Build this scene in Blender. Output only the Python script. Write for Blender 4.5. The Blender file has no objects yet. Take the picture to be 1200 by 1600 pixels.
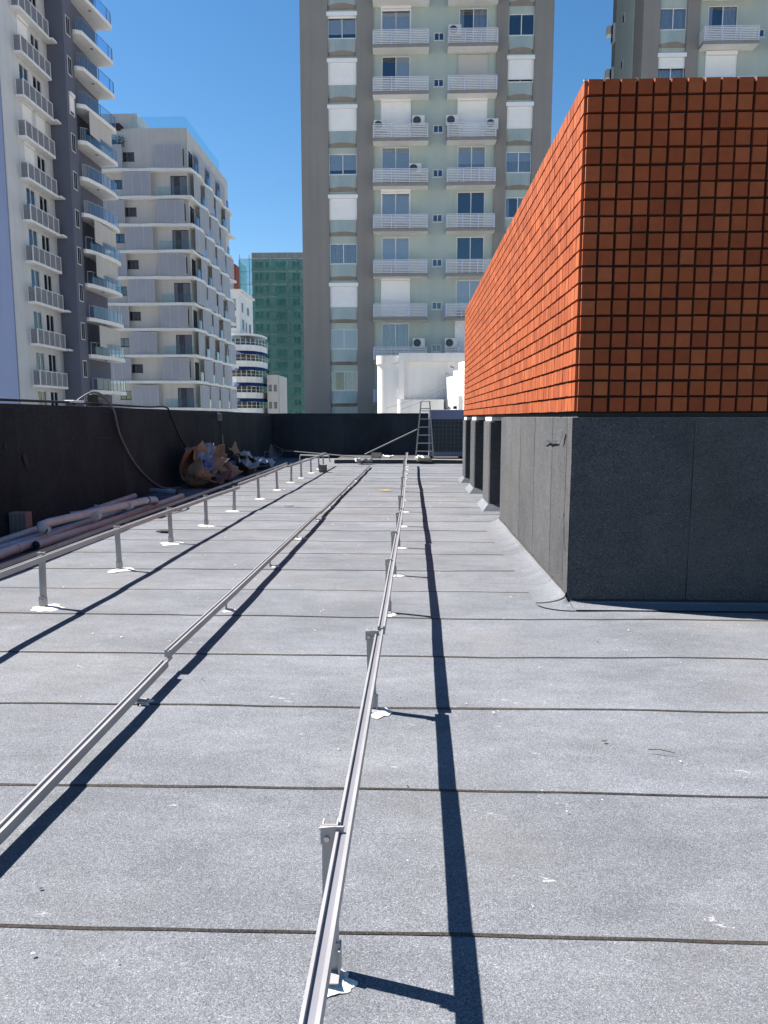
import bpy, bmesh, math, random
from mathutils import Vector, Matrix, noise
S = bpy.context.scene
COL = S.collection
rnd = random.Random(11)
rad = math.radians

# ------------------------------------------------------------------ camera, sky, sun, exposure
cam_d = bpy.data.cameras.new('camera'); cam = bpy.data.objects.new('camera', cam_d); COL.objects.link(cam)
cam_d.sensor_fit = 'VERTICAL'; cam_d.sensor_height = 36.0; cam_d.lens = 25.875
cam_d.clip_start = 0.05; cam_d.clip_end = 3000
cam.location = (0, 0, 1.6)
cam.rotation_euler = (rad(90 - 7.333), 0, rad(1.976))
S.camera = cam

SUN_EL, SUN_AZ = 49.5, -73.0                    # azimuth from +Y, clockwise
world = bpy.data.worlds.new('World'); S.world = world; world.use_nodes = True
wn = world.node_tree.nodes; wl = world.node_tree.links
bgn = wn['Background']; bgn.inputs['Strength'].default_value = 0.05
sky = wn.new('ShaderNodeTexSky'); sky.sky_type = 'NISHITA'; sky.sun_disc = False
sky.sun_elevation = rad(SUN_EL); sky.sun_rotation = rad(SUN_AZ)
sky.air_density = 1.0; sky.dust_density = 0.2; sky.ozone_density = 2.0; sky.altitude = 0
hs = wn.new('ShaderNodeHueSaturation'); hs.inputs['Saturation'].default_value = 1.28; hs.inputs['Hue'].default_value = 0.497; wl.new(sky.outputs[0], hs.inputs['Color']); wl.new(hs.outputs[0], bgn.inputs['Color'])

sd = bpy.data.lights.new('sun', 'SUN'); sd.energy = 5.0; sd.angle = rad(0.53); sd.color = (1.0, 0.945, 0.87)
sun = bpy.data.objects.new('sun', sd); COL.objects.link(sun)
sv = Vector((math.sin(rad(SUN_AZ)) * math.cos(rad(SUN_EL)), math.cos(rad(SUN_AZ)) * math.cos(rad(SUN_EL)), math.sin(rad(SUN_EL))))
sun.rotation_euler = sv.to_track_quat('Z', 'Y').to_euler(); sun.location = (-30, 10, 60)

S.view_settings.view_transform = 'Standard'; S.view_settings.look = 'None'
S.view_settings.exposure = 1.65; S.view_settings.gamma = 1.0; S.view_settings.use_curve_mapping = False
try:
    S.cycles.max_bounces = 10; S.cycles.diffuse_bounces = 5; S.cycles.transparent_max_bounces = 16; S.cycles.caustics_reflective = False
    S.cycles.sample_clamp_indirect = 6
except Exception: pass

# ------------------------------------------------------------------ materials
def nodes(m):
    m.use_nodes = True
    return m.node_tree.nodes, m.node_tree.links
def math_n(n, l, op, a, b=None):
    x = n.new('ShaderNodeMath'); x.operation = op
    for i, q in enumerate((a, b)):
        if q is None: continue
        if isinstance(q, (int, float)): x.inputs[i].default_value = q
        else: l.new(q, x.inputs[i])
    return x.outputs[0]
def mix_n(n, l, fac, a, b, mode='MIX'):
    x = n.new('ShaderNodeMix'); x.data_type = 'RGBA'; x.blend_type = mode
    for i, q in ((0, fac), (6, a), (7, b)):
        if isinstance(q, (int, float)): x.inputs[i].default_value = q
        elif isinstance(q, tuple): x.inputs[i].default_value = (*q, 1) if len(q) == 3 else q
        else: l.new(q, x.inputs[i])
    return x.outputs[2]
def noise_n(n, l, pos, scale, detail=3, rough=0.55, dims=None):
    if dims:
        mp = n.new('ShaderNodeMapping'); mp.inputs['Scale'].default_value = dims; l.new(pos, mp.inputs['Vector']); pos = mp.outputs[0]
    x = n.new('ShaderNodeTexNoise'); x.inputs['Scale'].default_value = scale; x.inputs['Detail'].default_value = detail
    x.inputs['Roughness'].default_value = rough; l.new(pos, x.inputs['Vector'])
    return x.outputs['Fac']
def ramp_n(n, l, fac, stops):
    r = n.new('ShaderNodeValToRGB'); e = r.color_ramp.elements
    while len(e) < len(stops): e.new(0.5)
    for k, (p, c) in enumerate(stops):
        e[k].position = p; e[k].color = (*c, 1) if not isinstance(c, (int, float)) else (c, c, c, 1)
    l.new(fac, r.inputs[0]); return r.outputs[0]
def bump_n(n, l, h, strength, dist, bsdf):
    b = n.new('ShaderNodeBump'); b.inputs['Strength'].default_value = strength; b.inputs['Distance'].default_value = dist
    l.new(h, b.inputs['Height']); l.new(b.outputs[0], bsdf.inputs['Normal'])

def paint(name, col, rough=0.6, var=0.12, scale=1.2, metal=0.0, streak=0.0, spec=0.4, bump=0.0, bscale=60):
    """plain painted / metal surface with uneven wear and rain streaks"""
    m = bpy.data.materials.new(name); n, l = nodes(m); b = n['Principled BSDF']
    pos = n.new('ShaderNodeNewGeometry').outputs['Position']
    f = noise_n(n, l, pos, scale, 5, 0.6)
    v = ramp_n(n, l, f, [(0.25, 1 - var), (0.75, 1 + var * 0.4)])
    c = mix_n(n, l, 1.0, col, v, 'MULTIPLY')
    if streak:
        s = noise_n(n, l, pos, 1.0, 4, 0.6, (2.2, 2.2, 0.12))
        sv_ = ramp_n(n, l, s, [(0.35, 1 - streak), (0.6, 1.0)])
        c = mix_n(n, l, 1.0, c, sv_, 'MULTIPLY')
    l.new(c, b.inputs['Base Color'])
    b.inputs['Roughness'].default_value = rough; b.inputs['Metallic'].default_value = metal
    b.inputs['Specular IOR Level'].default_value = spec
    if bump:
        h = noise_n(n, l, pos, bscale, 3, 0.6); bump_n(n, l, h, bump, 0.01, b)
    return m

def felt(name, col, light=1.0, scuff=0.0, gran=230.0, tone=0.065, brown=0.25):
    """mineral-faced bitumen felt: coloured granules, larger tonal patches, brownish dust, pale scuffs"""
    m = bpy.data.materials.new(name); n, l = nodes(m); b = n['Principled BSDF']
    pos = n.new('ShaderNodeNewGeometry').outputs['Position']
    vo = n.new('ShaderNodeTexVoronoi'); vo.inputs['Scale'].default_value = gran; l.new(pos, vo.inputs['Vector'])
    sep = n.new('ShaderNodeSeparateColor'); l.new(vo.outputs['Color'], sep.inputs[0])
    g = ramp_n(n, l, sep.outputs[0], [(0.0, 0.45), (0.2, 0.72), (0.5, 0.95), (0.8, 1.15), (0.94, 1.45), (1.0, 2.1)])
    vo2 = n.new('ShaderNodeTexVoronoi'); vo2.inputs['Scale'].default_value = gran * 0.41; l.new(pos, vo2.inputs['Vector'])
    sep2 = n.new('ShaderNodeSeparateColor'); l.new(vo2.outputs['Color'], sep2.inputs[0])
    g2 = ramp_n(n, l, sep2.outputs[1], [(0.0, 0.88), (0.5, 1.0), (1.0, 1.12)])
    c = mix_n(n, l, 1.0, col, g, 'MULTIPLY'); c = mix_n(n, l, 1.0, c, g2, 'MULTIPLY')
    big = noise_n(n, l, pos, 0.9, 6, 0.62, (1, 1.6, 1))
    c = mix_n(n, l, 1.0, c, ramp_n(n, l, big, [(0.28, 0.76), (0.72, 1.16)]), 'MULTIPLY')
    mid = noise_n(n, l, pos, 7.0, 5, 0.65, (0.6, 1.4, 1))
    c = mix_n(n, l, 1.0, c, ramp_n(n, l, mid, [(0.3, 0.88), (0.7, 1.08)]), 'MULTIPLY')
    br = noise_n(n, l, pos, 0.55, 4, 0.6)
    c = mix_n(n, l, math_n(n, l, 'MULTIPLY', ramp_n(n, l, br, [(0.5, 0.0), (0.72, 1.0)]), brown), c, (col[0] * 1.25, col[1] * 1.1, col[2] * 0.85))
    oi = n.new('ShaderNodeObjectInfo'); c = mix_n(n, l, 1.0, c, ramp_n(n, l, oi.outputs['Random'], [(0.0, 1 - tone), (1.0, 1 + tone)]), 'MULTIPLY')
    if scuff:
        mp = n.new('ShaderNodeMapping'); mp.inputs['Rotation'].default_value = (0, 0, 0.5); l.new(pos, mp.inputs['Vector'])
        s1 = noise_n(n, l, mp.outputs[0], 5.5, 2, 0.5, (0.6, 2.4, 1)); s2 = noise_n(n, l, pos, 26, 4, 0.7, (0.8, 1.6, 1))
        k = math_n(n, l, 'MULTIPLY', ramp_n(n, l, s1, [(0.66, 0.0), (0.72, 1.0)]), ramp_n(n, l, s2, [(0.57, 0.0), (0.63, 1.0)]))
        c = mix_n(n, l, math_n(n, l, 'MULTIPLY', k, scuff), c, (0.55, 0.54, 0.54))
    l.new(c, b.inputs['Base Color'])
    b.inputs['Roughness'].default_value = 0.95; b.inputs['Specular IOR Level'].default_value = 0.12
    bump_n(n, l, sep.outputs[0], 0.35, 0.002, b)
    return m

def tile_mat():
    """fired clay tile: each tile has its own tone (cells of the tile grid), faint mottling"""
    m = bpy.data.materials.new('clay_tile'); n, l = nodes(m); b = n['Principled BSDF']
    pos = n.new('ShaderNodeNewGeometry').outputs['Position']
    sub = n.new('ShaderNodeVectorMath'); sub.operation = 'SUBTRACT'; l.new(pos, sub.inputs[0]); sub.inputs[1].default_value = TILE_O
    div = n.new('ShaderNodeVectorMath'); div.operation = 'SCALE'; l.new(sub.outputs[0], div.inputs[0]); div.inputs['Scale'].default_value = 1 / PT
    fl = n.new('ShaderNodeVectorMath'); fl.operation = 'FLOOR'; l.new(div.outputs[0], fl.inputs[0])
    wnz = n.new('ShaderNodeTexWhiteNoise'); l.new(fl.outputs[0], wnz.inputs['Vector'])
    v = ramp_n(n, l, wnz.outputs['Value'], [(0.0, (0.205, 0.041, 0.011)), (0.35, (0.25, 0.056, 0.016)), (0.75, (0.28, 0.066, 0.020)), (1.0, (0.315, 0.082, 0.027))])
    f = noise_n(n, l, pos, 14, 5, 0.65)
    c = mix_n(n, l, 1.0, v, ramp_n(n, l, f, [(0.3, 0.84), (0.75, 1.1)]), 'MULTIPLY')
    f2 = noise_n(n, l, pos, 0.7, 4, 0.6)
    c = mix_n(n, l, 1.0, c, ramp_n(n, l, f2, [(0.3, 0.86), (0.7, 1.06)]), 'MULTIPLY')
    l.new(c, b.inputs['Base Color']); b.inputs['Roughness'].default_value = 0.75; b.inputs['Specular IOR Level'].default_value = 0.25
    h = noise_n(n, l, pos, 120, 3, 0.6); bump_n(n, l, h, 0.12, 0.003, b)
    return m

def glass(name, tint=(0.90, 0.93, 0.96), refl=0.05, rough=0.02, fres=True):
    m = bpy.data.materials.new(name); n, l = nodes(m); n.remove(n['Principled BSDF']); out = n['Material Output']
    t = n.new('ShaderNodeBsdfTransparent'); t.inputs[0].default_value = (*tint, 1)
    g = n.new('ShaderNodeBsdfGlossy'); g.inputs['Roughness'].default_value = rough; g.inputs['Color'].default_value = (0.9, 0.95, 1, 1)
    fr = n.new('ShaderNodeFresnel'); fr.inputs['IOR'].default_value = 1.5
    mx = n.new('ShaderNodeMixShader')
    if fres: l.new(math_n(n, l, 'ADD', fr.outputs[0], refl), mx.inputs[0])
    else: mx.inputs[0].default_value = refl
    l.new(t.outputs[0], mx.inputs[1]); l.new(g.outputs[0], mx.inputs[2])
    l.new(mx.outputs[0], out.inputs[0]); return m

def net_mat(name, col, alpha, var=0.28, rough=0.7):
    """partly see-through woven or perforated sheet"""
    m = bpy.data.materials.new(name); n, l = nodes(m); out = n['Material Output']; b = n['Principled BSDF']
    pos = n.new('ShaderNodeNewGeometry').outputs['Position']
    b.inputs['Roughness'].default_value = rough; b.inputs['Specular IOR Level'].default_value = 0.2
    f = noise_n(n, l, pos, 0.6, 5, 0.65, (1, 1, 0.5))
    c = mix_n(n, l, 1.0, col, ramp_n(n, l, f, [(0.3, 1 - var), (0.75, 1 + var * .5)]), 'MULTIPLY'); l.new(c, b.inputs['Base Color'])
    tr = n.new('ShaderNodeBsdfTransparent'); mx = n.new('ShaderNodeMixShader')
    f2 = noise_n(n, l, pos, 1.3, 4, 0.6)
    a = ramp_n(n, l, f2, [(0.3, max(0, alpha - var * .35)), (0.7, min(1, alpha + var * .28))])
    l.new(a, mx.inputs[0]); l.new(tr.outputs[0], mx.inputs[1]); l.new(b.outputs[0], mx.inputs[2]); l.new(mx.outputs[0], out.inputs[0])
    return m

PT = 0.1295                                      # clay tile pitch
BX, BY, BZ = 1.37, 6.20, 1.64                    # near left bottom corner of the clay tiled block
TILE_O = (BX, BY, BZ)
M = {}
M['roof'] = felt('grey_mineral_felt', (0.138, 0.146, 0.164), scuff=0.4, gran=400.0)
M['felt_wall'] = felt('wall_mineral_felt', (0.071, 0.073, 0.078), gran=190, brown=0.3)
M['felt_shaded'] = felt('shaded_mineral_felt', (0.038, 0.041, 0.045), gran=190, brown=0.05, tone=0.16)  # wall felt with the shade of the parapets put into its colour
M['bitumen'] = paint('bitumen', (0.022, 0.020, 0.019), 0.7, 0.3, 20, bump=0.4, bscale=90)
M['lap'] = felt('lap_felt', (0.058, 0.052, 0.047), gran=300, brown=0.8)
M['mortar'] = paint('dark_mortar', (0.030, 0.020, 0.018), 0.9, 0.35, 18, spec=0.1, bump=0.5, bscale=80)
M['mortar_pale'] = paint('pale_mortar', (0.42, 0.38, 0.34), 0.9, 0.2, 12, spec=0.1)
M['tile'] = tile_mat()
M['alu'] = paint('aluminium', (0.36, 0.355, 0.365), 0.42, 0.14, 6, metal=0.3, streak=0.12)
M['alu_side'] = paint('aluminium_side_lift', (0.40, 0.385, 0.375), 0.5, 0.14, 6, metal=0.25, streak=0.12)  # same aluminium, colour lightened to lift the shaded side faces
M['groove'] = paint('dark_groove', (0.205, 0.205, 0.23), 0.45, 0.1, 6, metal=0.3)  # groove floor in a darker grey than the rail
M['steel'] = paint('zinc_bolt', (0.6, 0.6, 0.62), 0.3, 0.2, 40, metal=0.9)
M['seal'] = paint('white_sealant', (0.60, 0.59, 0.56), 0.75, 0.25, 14, spec=0.2, bump=0.5, bscale=45)
M['white'] = paint('white_paint', (0.80, 0.80, 0.79), 0.6, 0.08, 0.5, streak=0.07)
M['warmgrey'] = paint('warm_pale_render', (0.57, 0.55, 0.53), 0.75, 0.08, 0.4, streak=0.08)
M['offwhite'] = paint('off_white_render', (0.60, 0.605, 0.625), 0.7, 0.09, 0.6, streak=0.08)
M['warmwhite'] = paint('warm_white_render', (0.66, 0.645, 0.63), 0.7, 0.08, 0.6, streak=0.10)
M['whitew'] = paint('white_render', (0.82, 0.81, 0.79), 0.7, 0.09, 0.6, streak=0.12)
M['cream'] = paint('cream_render', (0.53, 0.505, 0.48), 0.75, 0.08, 0.4, streak=0.06)
M['taupe'] = paint('taupe_render', (0.255, 0.238, 0.222), 0.8, 0.09, 0.35, streak=0.08, spec=0.2)
M['sage'] = paint('sage_render', (0.425, 0.48, 0.447), 0.8, 0.08, 0.35, streak=0.07, spec=0.2)
M['rail_white'] = paint('white_rail', (0.71, 0.70, 0.71), 0.5, 0.08, 2)
M['post_blue'] = paint('lilac_post', (0.56, 0.59, 0.75), 0.5, 0.08, 2)
M['purple'] = paint('slate_purple_render', (0.13, 0.137, 0.185), 0.8, 0.08, 0.4, streak=0.05, spec=0.2)
M['lilac'] = paint('lilac_render', (0.255, 0.30, 0.46), 0.8, 0.08, 0.3, streak=0.04, spec=0.2)
M['greyrail'] = paint('grey_louvre', (0.22, 0.22, 0.25), 0.5, 0.1, 2)
M['frame'] = paint('white_window_frame', (0.70, 0.71, 0.74), 0.45, 0.05, 3)
M['dframe'] = paint('dark_window_frame', (0.05, 0.05, 0.055), 0.4, 0.1, 3)
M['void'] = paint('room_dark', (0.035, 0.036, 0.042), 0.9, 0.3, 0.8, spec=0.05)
M['blind'] = paint('roller_blind', (0.74, 0.75, 0.78), 0.7, 0.05, 1.5)
M['curtain'] = paint('curtain', (0.55, 0.56, 0.60), 0.9, 0.2, 6)
M['shutter'] = paint('roller_shutter', (0.80, 0.79, 0.80), 0.5, 0.05, 2)
M['greyshut'] = paint('grey_shutter', (0.50, 0.49, 0.48), 0.6, 0.05, 2)
M['glass'] = glass('window_glass')
M['railglass'] = glass('blue_rail_glass', (0.62, 0.78, 0.94), 0.05)
M['greenglass'] = glass('pale_rail_glass', (0.86, 0.95, 0.97), 0.05, 0.02, False)
M['screen'] = net_mat('perforated_metal', (0.46, 0.48, 0.545), 0.74, 0.07)
M['scrframe'] = paint('screen_frame', (0.54, 0.55, 0.60), 0.5, 0.05, 2)
M['net'] = net_mat('green_scaffold_net', (0.030, 0.27, 0.23), 0.46)
M['conc'] = paint('raw_concrete', (0.33, 0.31, 0.29), 0.85, 0.18, 0.5, streak=0.2, spec=0.15)
M['recess_shade'] = paint('painted_recess_shade', (0.13, 0.14, 0.135), 0.85, 0.2, 0.3, spec=0.1)
M['block'] = paint('cement_block', (0.17, 0.167, 0.163), 0.9, 0.2, 14, spec=0.1, bump=0.6, bscale=70)
M['brickblk'] = paint('rosy_clay_block', (0.34, 0.215, 0.185), 0.9, 0.2, 9, spec=0.1, bump=0.4, bscale=60)
M['awning'] = paint('blue_awning', (0.009, 0.024, 0.12), 0.8, 0.15, 1.0)
M['redwall'] = paint('red_brown_wall', (0.25, 0.075, 0.05), 0.8, 0.15, 0.6)
M['palerf'] = paint('pale_roof_coating', (0.36, 0.35, 0.33), 0.9, 0.2, 0.3, spec=0.1)
M['street'] = paint('street_concrete', (0.26, 0.255, 0.24), 0.9, 0.25, 0.05, spec=0.1)
M['pvc'] = paint('pink_grey_pvc', (0.54, 0.455, 0.445), 0.5, 0.22, 5, streak=0.1)
M['pvcgrey'] = paint('grey_pvc', (0.33, 0.36, 0.47), 0.5, 0.2, 5)
M['card'] = paint('cardboard', (0.31, 0.20, 0.13), 0.9, 0.2, 5, spec=0.1, bump=0.3, bscale=30)
M['carddark'] = paint('damp_cardboard', (0.20, 0.12, 0.085), 0.9, 0.25, 6, spec=0.1)
M['poly'] = paint('pale_plastic', (0.27, 0.275, 0.32), 0.35, 0.2, 7)
M['polyblue'] = paint('blue_plastic', (0.035, 0.06, 0.22), 0.4, 0.25, 7)
M['sackred'] = paint('dark_red_sack', (0.16, 0.06, 0.07), 0.7, 0.3, 8)
M['black'] = paint('black_cable', (0.015, 0.015, 0.017), 0.6, 0.2, 20)
M['greycable'] = paint('grey_conduit', (0.16, 0.16, 0.16), 0.5, 0.15, 10)
M['acpanel'] = paint('blue_grey_cabinet', (0.17, 0.18, 0.27), 0.5, 0.08, 3)
M['accoil'] = paint('coil_fins', (0.035, 0.045, 0.055), 0.5, 0.25, 30, metal=0.3)
M['acwhite'] = paint('ac_white', (0.66, 0.66, 0.62), 0.5, 0.08, 3)
M['ladder'] = paint('worn_ladder_paint', (0.32, 0.31, 0.275), 0.6, 0.3, 12)
M['yellow'] = paint('yellow_card', (0.40, 0.29, 0.14), 0.9, 0.15, 15)
M['teal'] = paint('teal_scrap', (0.10, 0.29, 0.34), 0.6, 0.15, 15)
M['twig'] = paint('dry_twig', (0.10, 0.075, 0.045), 0.9, 0.3, 40)
M['plant'] = paint('roof_plants', (0.045, 0.085, 0.035), 0.7, 0.5, 3)
M['wood'] = paint('weathered_board', (0.36, 0.325, 0.28), 0.85, 0.2, 6, spec=0.1)
M['brownwood'] = paint('dark_brown_canopy', (0.035, 0.022, 0.025), 0.6, 0.2, 2)

# ------------------------------------------------------------------ mesh helpers
ORG = {}
class Fr:
    """a facade frame: u runs along the wall, z is up, d points out of the wall"""
    def __init__(s, o, ang=0.0):
        s.o = Vector(o); s.a = ang; s.c, s.s = math.cos(ang), math.sin(ang)
    def p(s, u, z, d=0.0):
        x, y = u, -d
        return Vector((s.o.x + s.c * x - s.s * y, s.o.y + s.s * x + s.c * y, s.o.z + z))
class MB:
    def __init__(s): s.v = []; s.f = []; s.m = []
    def poly(s, pts, m=0):
        i = len(s.v); s.v += [Vector(p) for p in pts]; s.f.append(tuple(range(i, i + len(pts)))); s.m.append(m); return s
    def hexa(s, P, m=0, mats=None):
        i = len(s.v); s.v += [Vector(p) for p in P]
        F = [(0, 3, 2, 1), (4, 5, 6, 7), (0, 1, 5, 4), (2, 3, 7, 6), (1, 2, 6, 5), (3, 0, 4, 7)]
        for k, f in enumerate(F): s.f.append(tuple(i + q for q in f)); s.m.append(mats[k] if mats else m)
        return s
    def box(s, x0, x1, y0, y1, z0, z1, m=0, mats=None):      # faces: bottom, top, front(-Y), back, right, left
        return s.hexa([(x0, y0, z0), (x1, y0, z0), (x1, y1, z0), (x0, y1, z0), (x0, y0, z1), (x1, y0, z1), (x1, y1, z1), (x0, y1, z1)], m, mats)
    def fbox(s, fr, u0, u1, z0, z1, d0, d1, m=0, mats=None):
        return s.hexa([fr.p(u0, z0, d1), fr.p(u1, z0, d1), fr.p(u1, z0, d0), fr.p(u0, z0, d0), fr.p(u0, z1, d1), fr.p(u1, z1, d1), fr.p(u1, z1, d0), fr.p(u0, z1, d0)], m, mats)
    def fquad(s, fr, u0, u1, z0, z1, d, m=0):
        return s.poly([fr.p(u0, z0, d), fr.p(u1, z0, d), fr.p(u1, z1, d), fr.p(u0, z1, d)], m)
    def prism(s, pts2, z0, z1, m=0, mt=None, mb=None):
        n = len(pts2); i = len(s.v)
        s.v += [Vector((x, y, z0)) for x, y in pts2] + [Vector((x, y, z1)) for x, y in pts2]
        s.f.append(tuple(range(i + n - 1, i - 1, -1))); s.m.append(m if mb is None else mb)
        s.f.append(tuple(range(i + n, i + 2 * n))); s.m.append(m if mt is None else mt)
        for k in range(n):
            j = (k + 1) % n; s.f.append((i + k, i + j, i + n + j, i + n + k)); s.m.append(m)
        return s
    def tube(s, path, r, n=8, m=0, caps=True, r_end=None):
        P = [Vector(p) for p in path]; rings = []
        up = Vector((0, 0, 1))
        for k, p in enumerate(P):
            t = (P[min(k + 1, len(P) - 1)] - P[max(k - 1, 0)]).normalized()
            a = t.cross(up)
            if a.length < 1e-3: a = t.cross(Vector((1, 0, 0)))
            a.normalize(); b = t.cross(a).normalized()
            rr = r if r_end is None else r + (r_end - r) * k / (len(P) - 1)
            i = len(s.v); rings.append(i)
            for q in range(n):
                w = 2 * math.pi * q / n; s.v.append(p + a * (rr * math.cos(w)) + b * (rr * math.sin(w)))
        for k in range(len(P) - 1):
            for q in range(n):
                q2 = (q + 1) % n
                s.f.append((rings[k] + q, rings[k] + q2, rings[k + 1] + q2, rings[k + 1] + q)); s.m.append(m)
        if caps:
            s.f.append(tuple(rings[0] + q for q in range(n - 1, -1, -1))); s.m.append(m)
            s.f.append(tuple(rings[-1] + q for q in range(n))); s.m.append(m)
        return s
    def profile(s, prof, path, mats):
        """closed 2D profile (x sideways, z up) swept along a path that runs mainly in +Y"""
        n = len(prof); rings = []
        for p in path:
            rings.append(len(s.v)); s.v += [Vector((p[0] + a, p[1], p[2] + b)) for a, b in prof]
        for k in range(len(path) - 1):
            for q in range(n):
                q2 = (q + 1) % n; s.f.append((rings[k] + q, rings[k] + q2, rings[k + 1] + q2, rings[k + 1] + q)); s.m.append(mats[q])
        s.f.append(tuple(rings[0] + q for q in range(n))); s.m.append(mats[0])
        s.f.append(tuple(rings[-1] + q for q in range(n - 1, -1, -1))); s.m.append(mats[0])
        return s
    def mesh(s, name, mats, origin=(0, 0, 0), smooth=False, bevel=0.0, fix=True):
        me = bpy.data.meshes.new(name); o = Vector(origin)
        me.from_pydata([v - o for v in s.v], [], s.f)
        for m in (mats if isinstance(mats, (list, tuple)) else [mats]): me.materials.append(m)
        me.polygons.foreach_set('material_index', s.m)
        if fix or bevel:
            bm = bmesh.new(); bm.from_mesh(me)
            if bevel:
                bmesh.ops.remove_doubles(bm, verts=bm.verts, dist=1e-5)
                bmesh.ops.bevel(bm, geom=[e for e in bm.edges if len(e.link_faces) == 2 and e.calc_face_angle(0) > 0.6], offset=bevel, segments=1, affect='EDGES')
            bmesh.ops.recalc_face_normals(bm, faces=bm.faces); bm.to_mesh(me); bm.free()
        if smooth: me.polygons.foreach_set('use_smooth', [True] * len(me.polygons))
        me.update(); return me
    def build(s, name, mats, parent=None, smooth=False, bevel=0.0, fix=True):
        if parent is not None:
            o = ORG[parent.name]
        elif s.v:
            xs = [v.x for v in s.v]; ys = [v.y for v in s.v]; zs = [v.z for v in s.v]
            o = Vector(((min(xs) + max(xs)) / 2, (min(ys) + max(ys)) / 2, min(zs)))
        ob = bpy.data.objects.new(name, s.mesh(name, mats, o, smooth, bevel, fix)); COL.objects.link(ob)
        if parent is not None: ob.parent = parent
        else: ob.location = o
        ORG[ob.name] = o
        return ob
def tag(o, label=None, cat=None, group=None, kind=None):
    for k, v in (('label', label), ('category', cat), ('group', group), ('kind', kind)):
        if v: o[k] = v
    return o
def thing(name, loc, label, cat, group=None):
    o = bpy.data.objects.new(name, None); COL.objects.link(o); o.location = loc; o.empty_display_size = 0.2
    ORG[o.name] = Vector(loc); return tag(o, label, cat, group)
def inst(name, me, parent, loc=(0, 0, 0), rot=0.0):
    """an object that shares mesh data; loc is in the parent's space"""
    o = bpy.data.objects.new(name, me); COL.objects.link(o); o.parent = parent; o.location = loc
    o.rotation_euler = (0, 0, rot); ORG[o.name] = ORG.get(parent.name, Vector()); return o

# walls with real openings
def wall(mb, fr, u0, u1, z0, z1, ops, m=0, reveal=0.5, mr=None):
    us = sorted({u0, u1, *[o[0] for o in ops], *[o[1] for o in ops]}); zs = sorted({z0, z1, *[o[2] for o in ops], *[o[3] for o in ops]})
    us = [u for u in us if u0 <= u <= u1]; zs = [z for z in zs if z0 <= z <= z1]
    for a, b in zip(us, us[1:]):
        run = None
        for c, d in zip(zs, zs[1:]):
            hole = any(o[0] <= a + 1e-6 and o[1] >= b - 1e-6 and o[2] <= c + 1e-6 and o[3] >= d - 1e-6 for o in ops)
            if hole:
                if run: mb.fquad(fr, a, b, run[0], run[1], 0, m); run = None
            else: run = (run[0], d) if run else (c, d)
        if run: mb.fquad(fr, a, b, run[0], run[1], 0, m)
    mr = m if mr is None else mr
    for a, b, c, d in ops:
        for q in (((a, c), (b, c)), ((b, c), (b, d)), ((b, d), (a, d)), ((a, d), (a, c))):
            (ua, za), (ub, zb) = q
            mb.poly([fr.p(ua, za, 0), fr.p(ub, zb, 0), fr.p(ub, zb, -reveal), fr.p(ua, za, -reveal)], mr)

# windows: cached templates facing -Y, placed with a rotation
TPL = {}
F0 = Fr((0, 0, 0), 0)
def tpl(key, fn):
    if key not in TPL: TPL[key] = fn()
    return TPL[key]
def win_frame(w, h, fm, n=2, bar=0.055, back=0.48):
    def f():
        b = MB(); d0, d1 = -0.11, -0.04
        b.fbox(F0, 0, w, 0, bar, d0, d1); b.fbox(F0, 0, w, h - bar, h, d0, d1)
        b.fbox(F0, 0, bar, bar, h - bar, d0, d1); b.fbox(F0, w - bar, w, bar, h - bar, d0, d1)
        for k in range(1, n): b.fbox(F0, w * k / n - bar / 2, w * k / n + bar / 2, bar, h - bar, d0, d1 + 0.004)
        b.fbox(F0, -0.04, w + 0.04, -0.05, -0.003, -0.3, 0.05)
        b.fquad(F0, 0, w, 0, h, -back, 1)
        return b.mesh('window', [M[fm], M['void']])
    return tpl(('wf', round(w, 3), round(h, 3), fm, n), f)
def pane_mesh(w, h, d, g='glass'):
    def f():
        b = MB(); b.fbox(F0, 0, w, 0, h, d - 0.006, d); return b.mesh('pane', M[g])
    return tpl(('pn', round(w, 3), round(h, 3), round(d, 3), g), f)
def blind_mesh(w, h, m='blind'):
    def f():
        b = MB(); b.fbox(F0, 0, w, 0, h, -0.125, -0.118); b.fbox(F0, 0, w, -0.02, 0.0, -0.128, -0.114); return b.mesh('blind', M[m])
    return tpl(('bl', round(w, 3), round(h, 3), m), f)
def curtain_mesh(w, h, seed):
    def f():
        b = MB(); r = random.Random(seed); n = max(6, int(w / 0.045)); pts = []
        for k in range(n + 1): pts.append((w * k / n, -0.17 + 0.03 * math.sin(k * 1.9 + r.random() * 1.6) + r.uniform(-.01, .01)))
        for (a, da), (c, dc) in zip(pts, pts[1:]): b.poly([F0.p(a, 0, da), F0.p(c, 0, dc), F0.p(c, h, dc), F0.p(a, h, da)])
        return b.mesh('curtain', M['curtain'], fix=False)
    return tpl(('cu', round(w, 3), round(h, 3), seed), f)
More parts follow.
